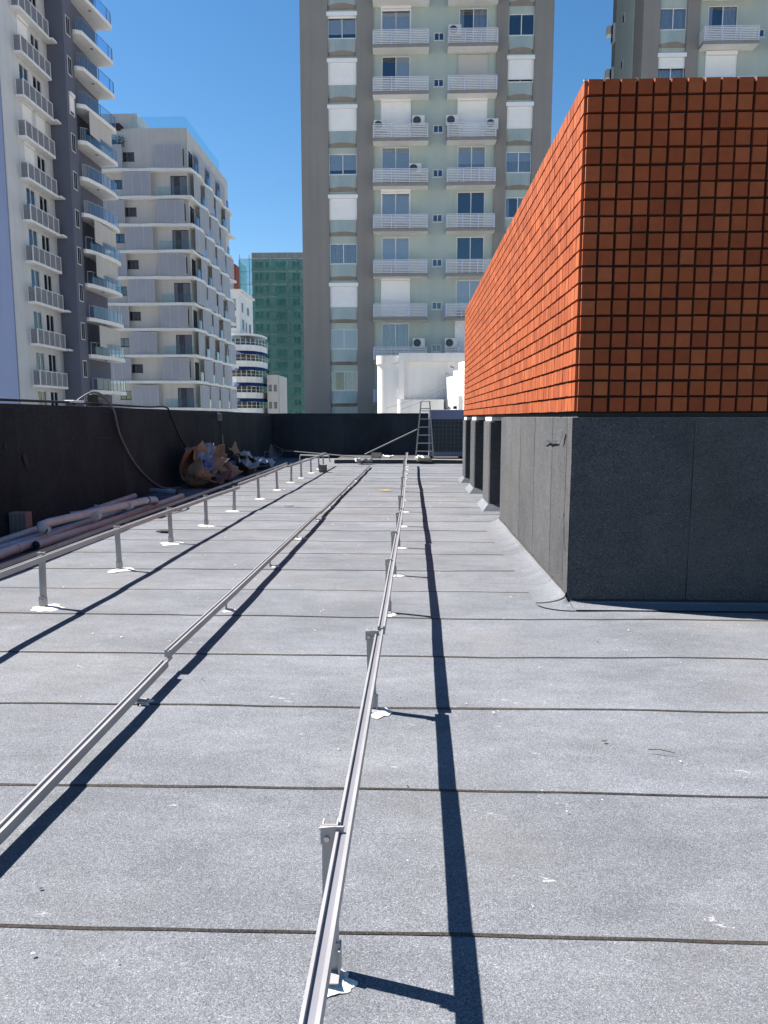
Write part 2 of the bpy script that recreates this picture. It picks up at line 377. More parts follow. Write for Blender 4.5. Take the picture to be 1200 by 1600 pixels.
def put_window(root, fr, u, z, w, h, kind='dark', fm='frame', n=2):
    """kind: dark, blind, half, low, curtain, mixed, light"""
    base = ORG[root.name]; lo = fr.p(u, z, 0) - base
    wd = inst('window', win_frame(w, h, fm, n), root, lo, fr.a)
    ww = w / n - 0.08
    for k in range(n):
        inst('pane', pane_mesh(ww, h - 0.11, -0.075 if k % 2 == 0 else -0.09), wd, (w * k / n + 0.04, 0, 0.055))
    iw, ih = w - 0.06, h - 0.04
    if kind in ('blind', 'light'): inst('blind', blind_mesh(iw, ih - 0.04), wd, (0.03, 0, 0.06))
    elif kind == 'half':
        for k in range(n): inst('blind', blind_mesh(ww, ih * 0.76), wd, (w * k / n + 0.04, 0, h - 0.04 - ih * 0.76 + (0.02 if k else 0)))
    elif kind == 'low':
        inst('blind', blind_mesh(ww, ih * 0.74), wd, (w * (n - 1) / n + 0.04, 0, h - 0.04 - ih * 0.74))
    elif kind == 'curtain': inst('curtain', curtain_mesh(iw, ih, rnd.randint(1, 4)), wd, (0.03, 0, 0.02))
    elif kind == 'mixed':
        inst('curtain', curtain_mesh(w * 0.44, ih, rnd.randint(1, 4)), wd, (w * 0.53, 0, 0.02))
        inst('curtain', curtain_mesh(w * 0.16, ih, 5), wd, (0.03, 0, 0.02))
    elif kind == 'halfcurtain':
        inst('blind', blind_mesh(iw, ih * 0.42), wd, (0.03, 0, h - 0.04 - ih * 0.42))
        inst('curtain', curtain_mesh(iw, ih * 0.6, rnd.randint(1, 4)), wd, (0.03, 0, 0.02))
    return wd
def shutter_mesh(w, h, frac, m):
    """roller shutter: housing box above, side guides, slatted curtain down to frac"""
    def f():
        b = MB(); b.fbox(F0, -0.06, w + 0.06, h, h + 0.24, -0.02, 0.17, 0)
        b.fbox(F0, -0.05, 0.0, -0.04, h, 0.0, 0.07); b.fbox(F0, w, w + 0.05, -0.04, h, 0.0, 0.07)
        z = h
        n = max(1, int(h * frac / 0.075))
        for k in range(n):
            z1 = h - k * 0.075; z0 = z1 - 0.075
            b.poly([F0.p(0, z0, 0.03), F0.p(w, z0, 0.03), F0.p(w, z0 + 0.06, 0.052), F0.p(0, z0 + 0.06, 0.052)])
            b.poly([F0.p(0, z0 + 0.06, 0.052), F0.p(w, z0 + 0.06, 0.052), F0.p(w, z1, 0.03), F0.p(0, z1, 0.03)])
        zb = h - n * 0.075
        b.fbox(F0, -0.002, w + 0.002, zb - 0.05, zb, 0.022, 0.06)
        return b.mesh('roller_shutter', M[m], fix=False)
    return tpl(('sh', round(w, 3), round(h, 3), round(frac, 2), m), f)
def put_shutter(root, fr, u, z, w, h, frac=1.0, m='shutter'):
    return inst('roller_shutter', shutter_mesh(w, h, frac, m), root, fr.p(u, z, 0.0) - ORG[root.name], fr.a)
def slat_balcony(root, fr, u0, u1, zb, depth=0.92, slats=8, h=0.84):
    """balcony slab with taupe fascia and white soffit; slatted railing with lilac posts"""
    base = ORG[root.name]; w = u1 - u0
    def slab():
        b = MB(); b.fbox(F0, 0, w, 0, 0.20, -0.0, depth, 0, [1, 0, 0, 0, 0, 0]); return b.mesh('balcony', [M['taupe'], M['white']])
    def rail():
        b = MB()
        for k in range(4):
            u = 0.04 + (w - 0.14) * k / 3; b.fbox(F0, u, u + 0.06, 0.20, 0.20 + h, depth - 0.045, depth - 0.0)
        b.fbox(F0, 0.04, w - 0.04, 0.20 + h, 0.24 + h, depth - 0.05, depth + 0.002)
        for uu in (0.0, w - 0.05): b.fbox(F0, uu, uu + 0.05, 0.20, 0.23 + h, 0.0, 0.05)
        return b.mesh('railing', M['post_blue'])
    def slat():
        b = MB()
        for k in range(slats):
            z = 0.25 + k * (h - 0.04) / slats; b.fbox(F0, 0.02, w - 0.02, z, z + 0.052, depth - 0.075, depth - 0.05)
            for uu in (0.004, w - 0.024): b.fbox(F0, uu, uu + 0.02, z, z + 0.052, 0.02, depth - 0.02)
        return b.mesh('slats', M['rail_white'])
    key = (round(w, 3), depth, slats)
    s = inst('balcony', tpl(('bs',) + key, slab), root, fr.p(u0, zb, 0) - base, fr.a)
    inst('railing', tpl(('br',) + key, rail), s)
    tag(inst('slats', tpl(('bt',) + key, slat), s), kind='stuff')
    return s
def bow_mesh(w, h):
    """bowed spandrel panel whose underside tapers back to the wall"""
    def f():
        b = MB(); n = 12; arc = [(w * k / n, 0.34 * math.sin(math.pi * k / n) + 0.03) for k in range(n + 1)]
        for (a, da), (c, dc) in zip(arc, arc[1:]):
            b.poly([F0.p(a, 0.34, da), F0.p(c, 0.34, dc), F0.p(c, h, .03), F0.p(a, h, .03)], 0)
            b.poly([F0.p(a, 0.12, 0.015), F0.p(c, 0.12, 0.015), F0.p(c, 0.34, dc), F0.p(a, 0.34, da)], 1)  # underside in taupe, its shade put into the colour
            b.poly([F0.p(a, h, .03), F0.p(c, h, .03), F0.p(c, h, 0), F0.p(a, h, 0)], 0)
        return b.mesh('spandrel', [M['sage'], M['taupe']])
    return tpl(('bow', round(w, 3), round(h, 3)), f)
def air_con(loc, label, rot=0.0):
    t = thing('air_conditioner', loc, label, 'air conditioner', 'air conditioners on the tower balconies')
    def case():
        b = MB(); b.box(-0.4, 0.4, -0.15, 0.15, 0, 0.62); b.box(-0.36, -0.30, -0.17, 0.17, -0.05, 0); b.box(0.30, 0.36, -0.17, 0.17, -0.05, 0)
        return b.mesh('casing', M['acwhite'], bevel=0.012)
    def fan():
        b = MB(); c = [(-0.1 + 0.25 * math.cos(2 * math.pi * k / 20), 0.31 + 0.25 * math.sin(2 * math.pi * k / 20)) for k in range(20)]
        b.poly([(x, -0.153, z) for x, z in c])
        return b.mesh('fan_opening', M['accoil'], fix=False)
    def guard():
        b = MB()
        for r in (0.07, 0.13, 0.19, 0.25): b.tube([(-0.1 + r * math.cos(2 * math.pi * k / 16), -0.162, 0.31 + r * math.sin(2 * math.pi * k / 16)) for k in range(17)], 0.006, 4)
        b.tube([(-0.35, -0.162, 0.31), (0.15, -0.162, 0.31)], 0.006, 4); b.tube([(-0.1, -0.162, 0.06), (-0.1, -0.162, 0.56)], 0.006, 4)
        return b.mesh('fan_guard', M['greyrail'])
    a = inst('casing', tpl('acc', case), t); inst('fan_opening', tpl('acf', fan), t); inst('fan_guard', tpl('acg', guard), t)
    t.rotation_euler.z = rot
    return t

# ------------------------------------------------------------------ ground and the roof we stand on
GZ = -16.0
b = MB(); b.poly([(-900, -900, GZ), (900, -900, GZ), (900, 900, GZ), (-900, 900, GZ)])
tag(b.build('ground', M['street']), kind='structure')
PX, PY = -5.45, 29.1                             # faces of the left and the far parapet
RX = 12.0
roof = thing('roof', (0, 0, 0), 'flat roof of overlapping grey mineral felt strips', 'roof'); roof['kind'] = 'structure'
del roof['category']
b = MB(); b.box(PX - 0.25, RX, -14, PY + 0.25, GZ, -0.02); b.build('roof_deck', M['conc'], roof)
def zf(x, y): return 0.014 * noise.noise((x * 0.75, y * 0.6, 3.1)) + 0.005 * noise.noise((x * 2.3, y * 2.1, 7.7))
seams = [-1.5, -0.6, 0.3, 1.2]
seams += [2.09, 2.98, 3.88, 4.77, 5.74]
while seams[-1] < 25.2: seams.append(seams[-1] + 0.90 + rnd.uniform(-0.03, 0.03))
seams = seams[:-1] + [25.4]
for k in range(len(seams) - 1):
    y0, y1 = seams[k], seams[k + 1] + 0.09
    b = MB(); nx = 90; ny = 5
    x0, x1 = PX + 0.002, RX
    wob = lambda x: 0.016 * noise.noise((x * 0.55, k * 9.1, 0)) + 0.006 * noise.noise((x * 3.1, k * 5.3, 2)) + 0.0025 * noise.noise((x * 14, k * 3.3, 4))
    rows = []
    for j in range(ny + 1):
        row = []
        for i in range(nx + 1):
            x = x0 + (x1 - x0) * i / nx; t = j / ny
            y = y0 + wob(x) * (1 - t) + (y1 - y0) * t
            row.append((x, y, zf(x, y) + 0.014 + (0.0045 if 3 <= k <= 8 else (0.001, 0.003, 0.0015)[k % 3]) * (1 - t) - 0.004 * t))
        rows.append(row)
    idx = []
    for row in rows: idx.append(len(b.v)); b.v += [Vector(p) for p in row]
    for j in range(ny):
        for i in range(nx):
            a = idx[j] + i; c = idx[j + 1] + i
            b.f.append((a, a + 1, c + 1, c)); b.m.append(0)
    # lap edge and the strip of bitumen that bled out of it
    for i in range(nx):
        p, q = rows[0][i], rows[0][i + 1]
        lw = (1.0 if 3 <= k <= 8 else (0.25, 0.7, 0.4, 0.15)[k % 4]); w0 = 0.002 + lw * 0.012 * abs(noise.noise((p[0] * 1.3, k * 4.4, 9))); w1 = 0.002 + lw * 0.012 * abs(noise.noise((q[0] * 1.3, k * 4.4, 9)))
        b.poly([(p[0], p[1] - w0 - .003, p[2] - 0.0055), (q[0], q[1] - w1 - .003, q[2] - 0.0055), q, p], 1)
    o = b.build('membrane_sheet', [M['roof'], M['lap']], roof, smooth=False, fix=False)
    o.data.polygons.foreach_set('use_smooth', [mi == 0 for mi in b.m])
b = MB(); b.box(PX + 0.002, RX, -14, -1.45, -0.02, 0.012); b.build('membrane_sheet', M['roof'], roof)
# raised kerb at the far end, boarded on top
b = MB(); b.box(-2.6, RX, 25.42, PY, -0.02, 0.135); b.build('kerb', M['felt_wall'], roof)
b = MB(); b.box(PX + 0.01, -2.6, 25.3, PY, -0.02, 0.012); b.build('membrane_sheet', M['roof'], roof)
xs = -2.58; 
for w_ in (1.55, 1.75, 1.3, 1.5):
    b = MB(); b.hexa([(xs, 25.39, 0.139), (xs + w_, 25.39 + rnd.uniform(-.02, .02), 0.139), (xs + w_, 25.6, 0.139), (xs, 25.6, 0.139), (xs, 25.39, 0.16), (xs + w_, 25.39, 0.165), (xs + w_, 25.6, 0.165), (xs, 25.6, 0.16)])
    b.build('kerb_board', M['wood'], roof); xs += w_ + rnd.uniform(0.01, 0.05)

def patch(x, y, r, seed, sx=1.0, sy=1.0):
    """smeared dab of white sealant under a post"""
    q = random.Random(seed); b = MB(); n = 34; ph = q.random() * 9
    rr = [r * (0.75 + 0.55 * noise.noise((math.cos(6.283 * k / n) * 1.3 + ph, math.sin(6.283 * k / n) * 1.3, seed * 3.7)) + q.uniform(-.06, .06)) for k in range(n)]
    z = zf(x, y) + 0.0225
    c = len(b.v); b.v.append(Vector((x, y, z + 0.006)))
    for s_, dz in ((0.6, 0.005), (1.0, -0.006)):
        for k in range(n):
            a = 6.283 * k / n; b.v.append(Vector((x + math.cos(a) * rr[k] * s_ * sx, y + math.sin(a) * rr[k] * s_ * sy, z + dz + q.uniform(-.0015, .0015))))
    for k in range(n):
        j = (k + 1) % n
        b.f.append((c, c + 1 + k, c + 1 + j)); b.m.append(0); b.f.append((c + 1 + k, c + 1 + n + k, c + 1 + n + j, c + 1 + j)); b.m.append(0)
    return b.build('sealant_patch', M['seal'], roof, smooth=True)

# ------------------------------------------------------------------ parapet walls (felted panels)
def parapet(name, label, fr, length, h0, h1, thick, marks, seed, mat):
    """fr: u along the wall, d towards the roof"""
    t = thing(name, fr.p(length / 2, 0, 0), label, 'parapet wall'); q = random.Random(seed)
    hh = lambda u: h0 + (h1 - h0) * u / length
    b = MB(); b.hexa([fr.p(0, GZ, -0.02), fr.p(length, GZ, -0.02), fr.p(length, GZ, -thick), fr.p(0, GZ, -thick), fr.p(0, hh(0) - .02, -0.02), fr.p(length, hh(length) - .02, -0.02), fr.p(length, hh(length) - .02, -thick), fr.p(0, hh(0) - .02, -thick)])
    b.build('wall_core', M['conc'], t)
    b = MB(); n = 30                                        # felt coping folded over the top
    for k in range(n):
        u0, u1 = length * k / n, length * (k + 1) / n
        a0, a1 = hh(u0) + 0.01 * noise.noise((u0, seed, 0)), hh(u1) + 0.01 * noise.noise((u1, seed, 0))
        P = lambda u, z, d: fr.p(u, z, d)
        b.poly([P(u0, a0, 0.012), P(u1, a1, 0.012), P(u1, a1, -thick - .01), P(u0, a0, -thick - .01)])
        b.poly([P(u0, a0 - 0.10, 0.016), P(u1, a1 - 0.10, 0.016), P(u1, a1, 0.012), P(u0, a0, 0.012)])
    b.build('coping', M[mat], t, fix=False)
    u = 0.0
    while u < length - 0.05:
        w = min(0.93 + q.uniform(-0.04, 0.05), length - u); lean = q.uniform(-.012, .012)
        b = MB(); nz = 7; nu = 5; off = len(b.v)
        for j in range(nz + 1):
            for i in range(nu + 1):
                z = 0.0 + (hh(u + w * i / nu) - 0.06) * j / nz; uu = u + w * i / nu + lean * (z - 0.9) + (0.006 * noise.noise((z * 3, u, 1)) if i in (0, nu) else 0)
                d = 0.004 + 0.007 * (i / nu) + 0.008 * noise.noise((uu * 1.7, z * 1.9, seed)) + 0.007
                if j == 0: d += 0.05
                if j == 1: d += 0.005
                b.v.append(fr.p(uu, z + (0.0 if j else 0.03), d))
        for j in range(nz):
            for i in range(nu):
                a = off + j * (nu + 1) + i; b.f.append((a, a + 1, a + nu + 2, a + nu + 1)); b.m.append(0)
        for j in range(nz):                                # black bead along the lap
            a = b.v[off + j * (nu + 1) + nu]; c = b.v[off + (j + 1) * (nu + 1) + nu]
            e = fr.p(0.026, 0, -0.012) - fr.o
            b.poly([a, a + e, c + e, c], 1)
        o = b.build('membrane_panel', [M[mat], M['bitumen']], t, fix=False)
        o.data.polygons.foreach_set('use_smooth', [mi == 0 for mi in b.m])
        u += w
    for (um, zm, w_, h_, tilt) in marks:                   # bitumen smears and pulled-up edges
        b = MB(); n = 9; top = []; bot = []
        for k in range(n + 1):
            s_ = k / n; e = math.sin(math.pi * s_) ** 0.6
            cu, cz = um + w_ * s_, zm + tilt * w_ * s_ + 0.02 * noise.noise((s_ * 4, um, 3))
            top.append(fr.p(cu, cz + h_ * e * 0.5, 0.030)); bot.append(fr.p(cu, cz - h_ * e * 0.5, 0.034))
        for k in range(n): b.poly([bot[k], bot[k + 1], top[k + 1], top[k]])
        b.build('bitumen_smear', M['bitumen'], t, fix=False)
    return t
frL = Fr((PX, -4.0, 0), rad(90))
parapet('parapet_wall', 'long shade-darkened felted parapet along the left edge of the roof', frL, PY + 4.0 - 0.03, 1.81, 1.75, 0.25,
        [(14.15, 1.05, 0.16, 0.18, -0.6), (16.4, 1.25, 0.9, 0.025, -.02), (17.6, 0.6, 0.5, 0.02, .12), (18.9, 0.9, .5, .02, .15), (13.7, 1.2, .06, .1, 0)], 2, 'felt_shaded')
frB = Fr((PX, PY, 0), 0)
parapet('parapet_wall', 'shade-darkened felted parapet across the far end behind ladder and kerb', frB, RX - PX, 1.75, 1.78, 0.25, [], 5, 'felt_shaded')

# ------------------------------------------------------------------ clay tiled block on a felted plinth
LEN, WID, ROWS = 12.65, 6.5, 20
HB = ROWS * PT
blk = thing('tiled_rooftop_block', (BX, BY, 0), 'rooftop block faced in square terracotta tiles on a grey felted plinth', 'rooftop building')
b = MB(); b.box(BX + 0.012, BX + WID, BY + 0.012, BY + LEN, BZ, BZ + HB - 0.012); b.build('mortar_core', M['mortar'], blk)
g = 0.0165                                      # joint
def tile_pts(fr, u, z, q, w=PT, h=PT):
    side = fr.a != 0; gu = 0.007 if side else g; sc_ = 0.4 if side else 1.0
    a0 = q.uniform(-.0026, .0026) * sc_; a1 = q.uniform(-.0026, .0026); d = (0.008 if side else 0.013) + q.uniform(-.003, .003) * sc_
    t = q.uniform(-.0016, .0016) * sc_; s = q.uniform(-.0016, .0016) * sc_; c = 0.002
    U0, U1, Z0, Z1 = u + gu / 2 + a0, u + w - gu / 2 + a0, z + g / 2 + a1, z + h - g / 2 + a1
    out = [(U0 + c, Z0 + c, d - t - s), (U1 - c, Z0 + c, d + t - s), (U1 - c, Z1 - c, d + t + s), (U0 + c, Z1 - c, d - t + s)]
    inn = [(U0, Z0, -0.012), (U1, Z0, -0.012), (U1, Z1, -0.012), (U0, Z1, -0.012)]
    return [fr.p(*p) for p in inn], [fr.p(*p) for p in out]
def add_tile(b, fr, u, z, q):
    i_, o_ = tile_pts(fr, u, z, q); b.poly(o_)
    for k in range(4): j = (k + 1) % 4; b.poly([i_[k], i_[j], o_[j], o_[k]])
frF = Fr((BX, BY, BZ), 0)                        # front, towards the camera
frS = Fr((BX, BY + LEN, BZ), rad(-90))           # left side; u runs back towards the camera
q = random.Random(3)
NS = int(LEN / PT); u_off = LEN - NS * PT
rest = MB()
for r in range(ROWS):
    for c in range(int(WID / PT)):
        if c < 12: b = MB(); add_tile(b, frF, c * PT + 0.006, r * PT, q); b.build('clay_tile', M['tile'], blk, fix=False)
        else: add_tile(rest, frF, c * PT + 0.006, r * PT, q)
    for c in range(NS):
        u = u_off + c * PT - 0.006
        if c >= NS - 3: b = MB(); add_tile(b, frS, u, r * PT, q); b.build('clay_tile', M['tile'], blk, fix=False)
        else: add_tile(rest, frS, u, r * PT, q)
tag(rest.build('clay_tile_field', M['tile'], blk, fix=False), kind='stuff')
b = MB()                                         # pale mortar blobs left on the top edge and low joints
for c in range(0, 24):
    for s_ in range(rnd.randint(0, 2)):
        x = BX + c * PT + rnd.uniform(-.012, .012); z = BZ + HB - rnd.uniform(.002, .012); e = rnd.uniform(.006, .014)
        b.box(x - e * .6, x + e * .6, BY - .004, BY + .02, z - e, z + e * .5)
b.build('mortar_blobs', M['mortar_pale'], blk); 
# slab under the tiles
b = MB(); b.box(BX + 0.03, BX + WID, BY + 0.03, BY + LEN, BZ - 0.035, BZ - 0.003); b.build('slab', M['bitumen'], blk)
b = MB(); b.box(BX + 0.03, BX + WID, BY + 0.03, 11.0, 0.0, BZ - 0.038); b.build('plinth_core', M['conc'], blk)
def felt_panel(fr, u, w, h, seed, mat, parent, foot=0.0):
    b = MB(); nu, nz = 6, 9; off = 0
    for j in range(nz + 1):
        for i in range(nu + 1):
            z = 0.015 + (h - 0.015) * j / nz; uu = u + w * i / nu + (0.005 * noise.noise((z * 2.5, u, seed)) if i in (0, nu) else 0)
            b.v.append(fr.p(uu, z, 0.016 + 0.0025 * i / nu + 0.006 * noise.noise((uu * 1.6, z * 1.8, fr.a)) + 0.002 * noise.noise((uu * 7, z * 6, fr.a))))
    for j in range(nz):
        for i in range(nu):
            a = j * (nu + 1) + i; b.f.append((a, a + 1, a + nu + 2, a + nu + 1)); b.m.append(0)
    e = fr.p(0.0025, 0, -0.016) - fr.o
    for j in range(nz):
        a = b.v[j * (nu + 1) + nu]; c = b.v[(j + 1) * (nu + 1) + nu]; b.poly([a, a + e, c + e, c], 1)
    o = b.build('membrane_panel', [M[mat], M['lap']], parent, fix=False)
    o.data.polygons.foreach_set('use_smooth', [mi == 0 for mi in b.m]); return o
frPS = Fr((BX, 11.0, 0), rad(-90)); frPF = Fr((BX, BY, 0), 0)
u = 0.0
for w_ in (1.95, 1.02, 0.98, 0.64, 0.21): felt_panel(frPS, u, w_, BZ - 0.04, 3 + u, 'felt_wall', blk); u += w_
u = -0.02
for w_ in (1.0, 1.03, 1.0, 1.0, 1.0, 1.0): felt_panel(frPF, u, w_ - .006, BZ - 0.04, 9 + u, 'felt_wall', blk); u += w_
# pulled seam on the plinth side
for (um, zm, w_, h_, tl) in ((4.8 - 1.21, 1.36, 0.72, 0.022, 0.02), (4.8 - .35, 1.38, 0.12, 0.06, 0.1), (4.8 - .12, .78, .10, .03, -.3)):
    b = MB(); n = 10; top, bot = [], []
    for k in range(n + 1):
        s_ = k / n; e = math.sin(math.pi * s_) ** .7; cz = zm + tl * s_ + 0.018 * noise.noise((s_ * 5, um, 1))
        top.append(frPS.p(um + w_ * s_, cz + h_ * e / 2, 0.040)); bot.append(frPS.p(um + w_ * s_, cz - h_ * e / 2, 0.046))
    for k in range(n): b.poly([bot[k], bot[k + 1], top[k + 1], top[k]])
    b.build('bitumen_smear', M['bitumen'], blk, fix=False)
# curved upstand strips where floor felt turns up the plinth
def upstand(fr, u, w, top, reach, seed, mat='roof'):
    b = MB(); nu, na = 10, 7
    for i in range(nu + 1):
        uu = u + w * i / nu; tp = top * (1 + 0.12 * noise.noise((uu * 1.2, fr.a, 0)) + 0.07 * noise.noise((uu * 9.0, seed, 4))); rc = reach * (1 + 0.06 * noise.noise((uu * 0.9, fr.a, 7)))
        for k in range(na + 1):
            a = math.pi / 2 * k / na
            d = 0.036 + rc * (1 - math.sin(a)); z = 0.026 + tp * (1 - math.cos(a))
            b.v.append(fr.p(uu, z, d))
    for i in range(nu):
        for k in range(na):
            a = i * (na + 1) + k; b.f.append((a, a + na + 1, a + na + 2, a + 1)); b.m.append(0)
        t0 = b.v[i * (na + 1) + na]; t1 = b.v[(i + 1) * (na + 1) + na]; e = fr.p(0, 0.018 + 0.012 * noise.noise((i, seed, 2)), -0.016) - fr.o
        b.poly([t0, t1, t1 + e, t0 + e], 1)
    for k in range(na):                                     # dark lap across the strip
        i0 = nu * (na + 1) + k; e = fr.p(0.010, -0.004, -0.004) - fr.o
        b.poly([b.v[i0], b.v[i0] + e, b.v[i0 + 1] + e, b.v[i0 + 1]], 1)
    o = b.build('upstand', [M[mat], M['bitumen']], blk, fix=False)
    o.data.polygons.foreach_set('use_smooth', [mi == 0 for mi in b.m])
u = 0.0
for w_ in (0.62, 0.86, 0.9, 0.9, 0.9, 0.62): upstand(frPS, u, w_, 0.075, 0.25, u + 1); u += w_
u = 0.0
for w_ in (0.92, 0.9, 0.95, 1.0, 1.0, 1.0): upstand(frPF, u, w_, 0.022, 0.20, u + 30); u += w_
b = MB()                                         # corner piece joining the two upstands
for k in range(8):
    for i in range(6):
        a = math.pi / 2 * k / 7; f = math.pi / 2 * i / 5
        ru, rv = 0.036 + 0.25 * (1 - math.sin(a)), 0.036 + 0.20 * (1 - math.sin(a)); tp = 0.075 + (0.022 - 0.075) * min(1, i / 4)
        b.v.append(Vector((BX - ru * math.cos(f), BY - rv * math.sin(f), 0.019 + tp * (1 - math.cos(a)))))
for k in range(7):
    for i in range(5):
        a = k * 6 + i; b.f.append((a, a + 1, a + 7, a + 6)); b.m.append(0)
b.build('upstand', [M['roof']], blk, smooth=True, fix=False)
# felted piers that carry the rest of the block, with a white strip painting the bright gap on top
for (y0, y1) in ((12.55, 13.55), (15.45, 16.45), (18.0, 18.8)):
    b = MB(); n = 8; 
    b.box(BX - 0.02, BX + WID, y0, y1, 0.0, BZ - 0.10); pb = b.build('pier', M['felt_wall'], blk, bevel=0.02)
    b = MB(); b.box(BX + 0.01, BX + WID, y0 + .02, y1 - .02, BZ - 0.097, BZ - 0.037); b.build('bright_gap_strip', M['whitew'], pb)  # white strip stands in for brightness seen through the gap
    b = MB(); b.hexa([(BX - 0.13, y0 - 0.10, 0.0), (BX + WID, y0 - 0.10, 0.0), (BX + WID, y1 + .1, 0.0), (BX - 0.13, y1 + .1, 0.0), (BX - 0.024, y0 - 0.012, 0.13), (BX + WID, y0 - 0.012, 0.13), (BX + WID, y1 + .012, 0.13), (BX - 0.024, y1 + .012, 0.13)])
    b.build('upstand', M['roof'], pb)
b = MB(); b.box(BX + 3.0, BX + 3.2, 11.0, BY + LEN - .1, 0.0, BZ - 0.04); b.build('back_wall', M['felt_shaded'], blk)

# ------------------------------------------------------------------ aluminium mounting rails
PROF = [(-0.020, 0), (0.020, 0), (0.020, 0.045), (0.010, 0.045), (0.009, 0.036), (-0.010, 0.036), (-0.012, 0.045), (-0.020, 0.045)]
PM = [1, 1, 0, 0, 2, 0, 0, 1]
def rail(parent, pts, drop=0.0):
    """pts: (x, y, z of the top)"""
    fine = []
    for (p, r) in zip(pts, pts[1:]):
        n = max(1, int((r[1] - p[1]) / 0.5))
        for k in range(n): fine.append(tuple(p[i] + (r[i] - p[i]) * k / n for i in range(3)))
    fine.append(pts[-1])
    path = [(x + 0.003 * noise.noise((y * .7, x, 1)), y, z - 0.045 + 0.004 * noise.noise((y * .5, x, 5))) for x, y, z in fine]
    b = MB(); b.profile(PROF, path, PM)
    return b.build('rail', [M['alu'], M['alu_side'], M['groove']], parent)
def bolt(parent, x, y, z, r=0.008, axis='y'):
    b = MB(); pts = [(x + r * math.cos(k * math.pi / 3), z + r * math.sin(k * math.pi / 3)) for k in range(6)]
    i = len(b.v); b.v += [Vector((a, y, c)) for a, c in pts] + [Vector((a, y - 0.009, c)) for a, c in pts]
    b.f.append(tuple(range(i + 6, i + 12))); b.m.append(0)
    for k in range(6): j = (k + 1) % 6; b.f.append((i + k, i + j, i + 6 + j, i + 6 + k)); b.m.append(0)
    return b.build('bolt', M['steel'], parent)
def post(parent, x, y, top, rx, lean, seed):
    """C-shaped aluminium upright on an angle foot, bolted to the rail beside it"""
    q = random.Random(seed); b = MB(); w, dp, t = 0.044, 0.034, 0.004; zb = 0.045
    xb, xt = x - lean / 2, x + lean / 2
    def bar(a0, a1, c0, c1, z0, z1):
        f = lambda z: xb + (xt - xb) * (z - zb) / (top - zb)
        b.hexa([(f(z0) + a0, y + c0, z0), (f(z0) + a1, y + c0, z0), (f(z0) + a1, y + c1, z0), (f(z0) + a0, y + c1, z0), (f(z1) + a0, y + c0, z1), (f(z1) + a1, y + c0, z1), (f(z1) + a1, y + c1, z1), (f(z1) + a0, y + c1, z1)])
    bar(-w / 2, w / 2, 0, t, zb, top); bar(-w / 2, -w / 2 + t, t, dp, zb, top); bar(w / 2 - t, w / 2, t, dp, zb, top)
    o = b.build('post', M['alu_side'], parent)
    b = MB(); b.box(xb - 0.028, xb + 0.028, y - 0.006, y - 0.001, 0.03, 0.115); b.box(xb - 0.028, xb + 0.028, y - 0.055, y - 0.001, 0.026, 0.031)
    b.box(xb + 0.024, xb + 0.030, y - 0.02, y + 0.03, 0.03, 0.10); b.build('foot_bracket', M['alu'], o)
    b = MB(); b.box(xt - 0.026, rx + 0.0, y - 0.007, y - 0.001, top - 0.055, top - 0.002); b.hexa([(xt - 0.030, y - 0.012, top - 0.008), (rx - 0.021, y - 0.012, top - 0.002), (rx - 0.021, y - 0.0072, top - 0.002), (xt - 0.030, y - 0.0072, top - 0.008), (xt - 0.030, y - 0.012, top - 0.004), (rx - 0.021, y - 0.012, top + 0.002), (rx - 0.021, y - 0.0072, top + 0.002), (xt - 0.030, y - 0.0072, top - 0.004)])
    b.build('clamp', M['alu_side'], o)
    bolt(o, xb - 0.004, y - 0.006, 0.085); bolt(o, xt - 0.008, y - 0.007, top - 0.036); bolt(o, xt + 0.018, y - 0.007, top - 0.040, 0.006)
    patch(xb + q.uniform(.01, .04), y - 0.02, q.uniform(.075, .09) if x > -1 else q.uniform(.11, .15), seed + 3, 1.15, 0.9 if y < 3 else 1.1)
    return o
def lerp_rows(segs, y):
    for s_ in segs:
        for p, r in zip(s_, s_[1:]):
            if p[1] <= y <= r[1]:
                k = (y - p[1]) / (r[1] - p[1]); return [p[i] + (r[i] - p[i]) * k for i in range(3)]
    s_ = segs[-1][-1] if y > segs[-1][-1][1] else segs[0][0]; return list(s_)
def rail_row(label, segs, posts, tall, seed, side=-1):
    x, y, z = segs[0][0]
    t = thing('mounting_rail_row', (x, segs[0][0][1], 0), label, 'mounting rail', 'aluminium mounting rail rows on the roof')
    for s_ in segs: rail(t, s_)
    for a, c in zip(segs, segs[1:]):                        # splice tongue in each joint
        p, r = a[-1], c[0]
        if r[1] - p[1] > .1: continue
        b = MB(); b.box(min(p[0], r[0]) - 0.006, min(p[0], r[0]) + 0.010, p[1] - 0.06, r[1] + 0.06, min(p[2], r[2]) - 0.040, min(p[2], r[2]) - 0.014); b.build('splice', M['steel'], t)
    for k, y in enumerate(posts):
        rx, _, rz = lerp_rows(segs, y); q = random.Random(seed * 50 + k)
        if tall: post(t, rx + side * 0.040 + q.uniform(-.004, .004), y, rz + 0.012 + q.uniform(-.004, .012), rx, q.uniform(-.014, .012), seed * 100 + k)
        else:
            b = MB(); b.box(rx - 0.03, rx + 0.03, y - 0.03, y + 0.03, 0.026, 0.031); b.box(rx - 0.027, rx - 0.0205, y - 0.025, y + 0.025, 0.03, rz - 0.012); fo = b.build('foot_bracket', M['alu'], t)
            b = MB(); b.tube([(rx - 0.034, y, rz - 0.025), (rx - 0.027, y, rz - 0.025)], 0.008, 6); b.build('bolt', M['steel'], fo)
            patch(rx + q.uniform(-.01, .03), y, q.uniform(.05, .085), seed * 100 + k, 1.1, 1.0)
    return t
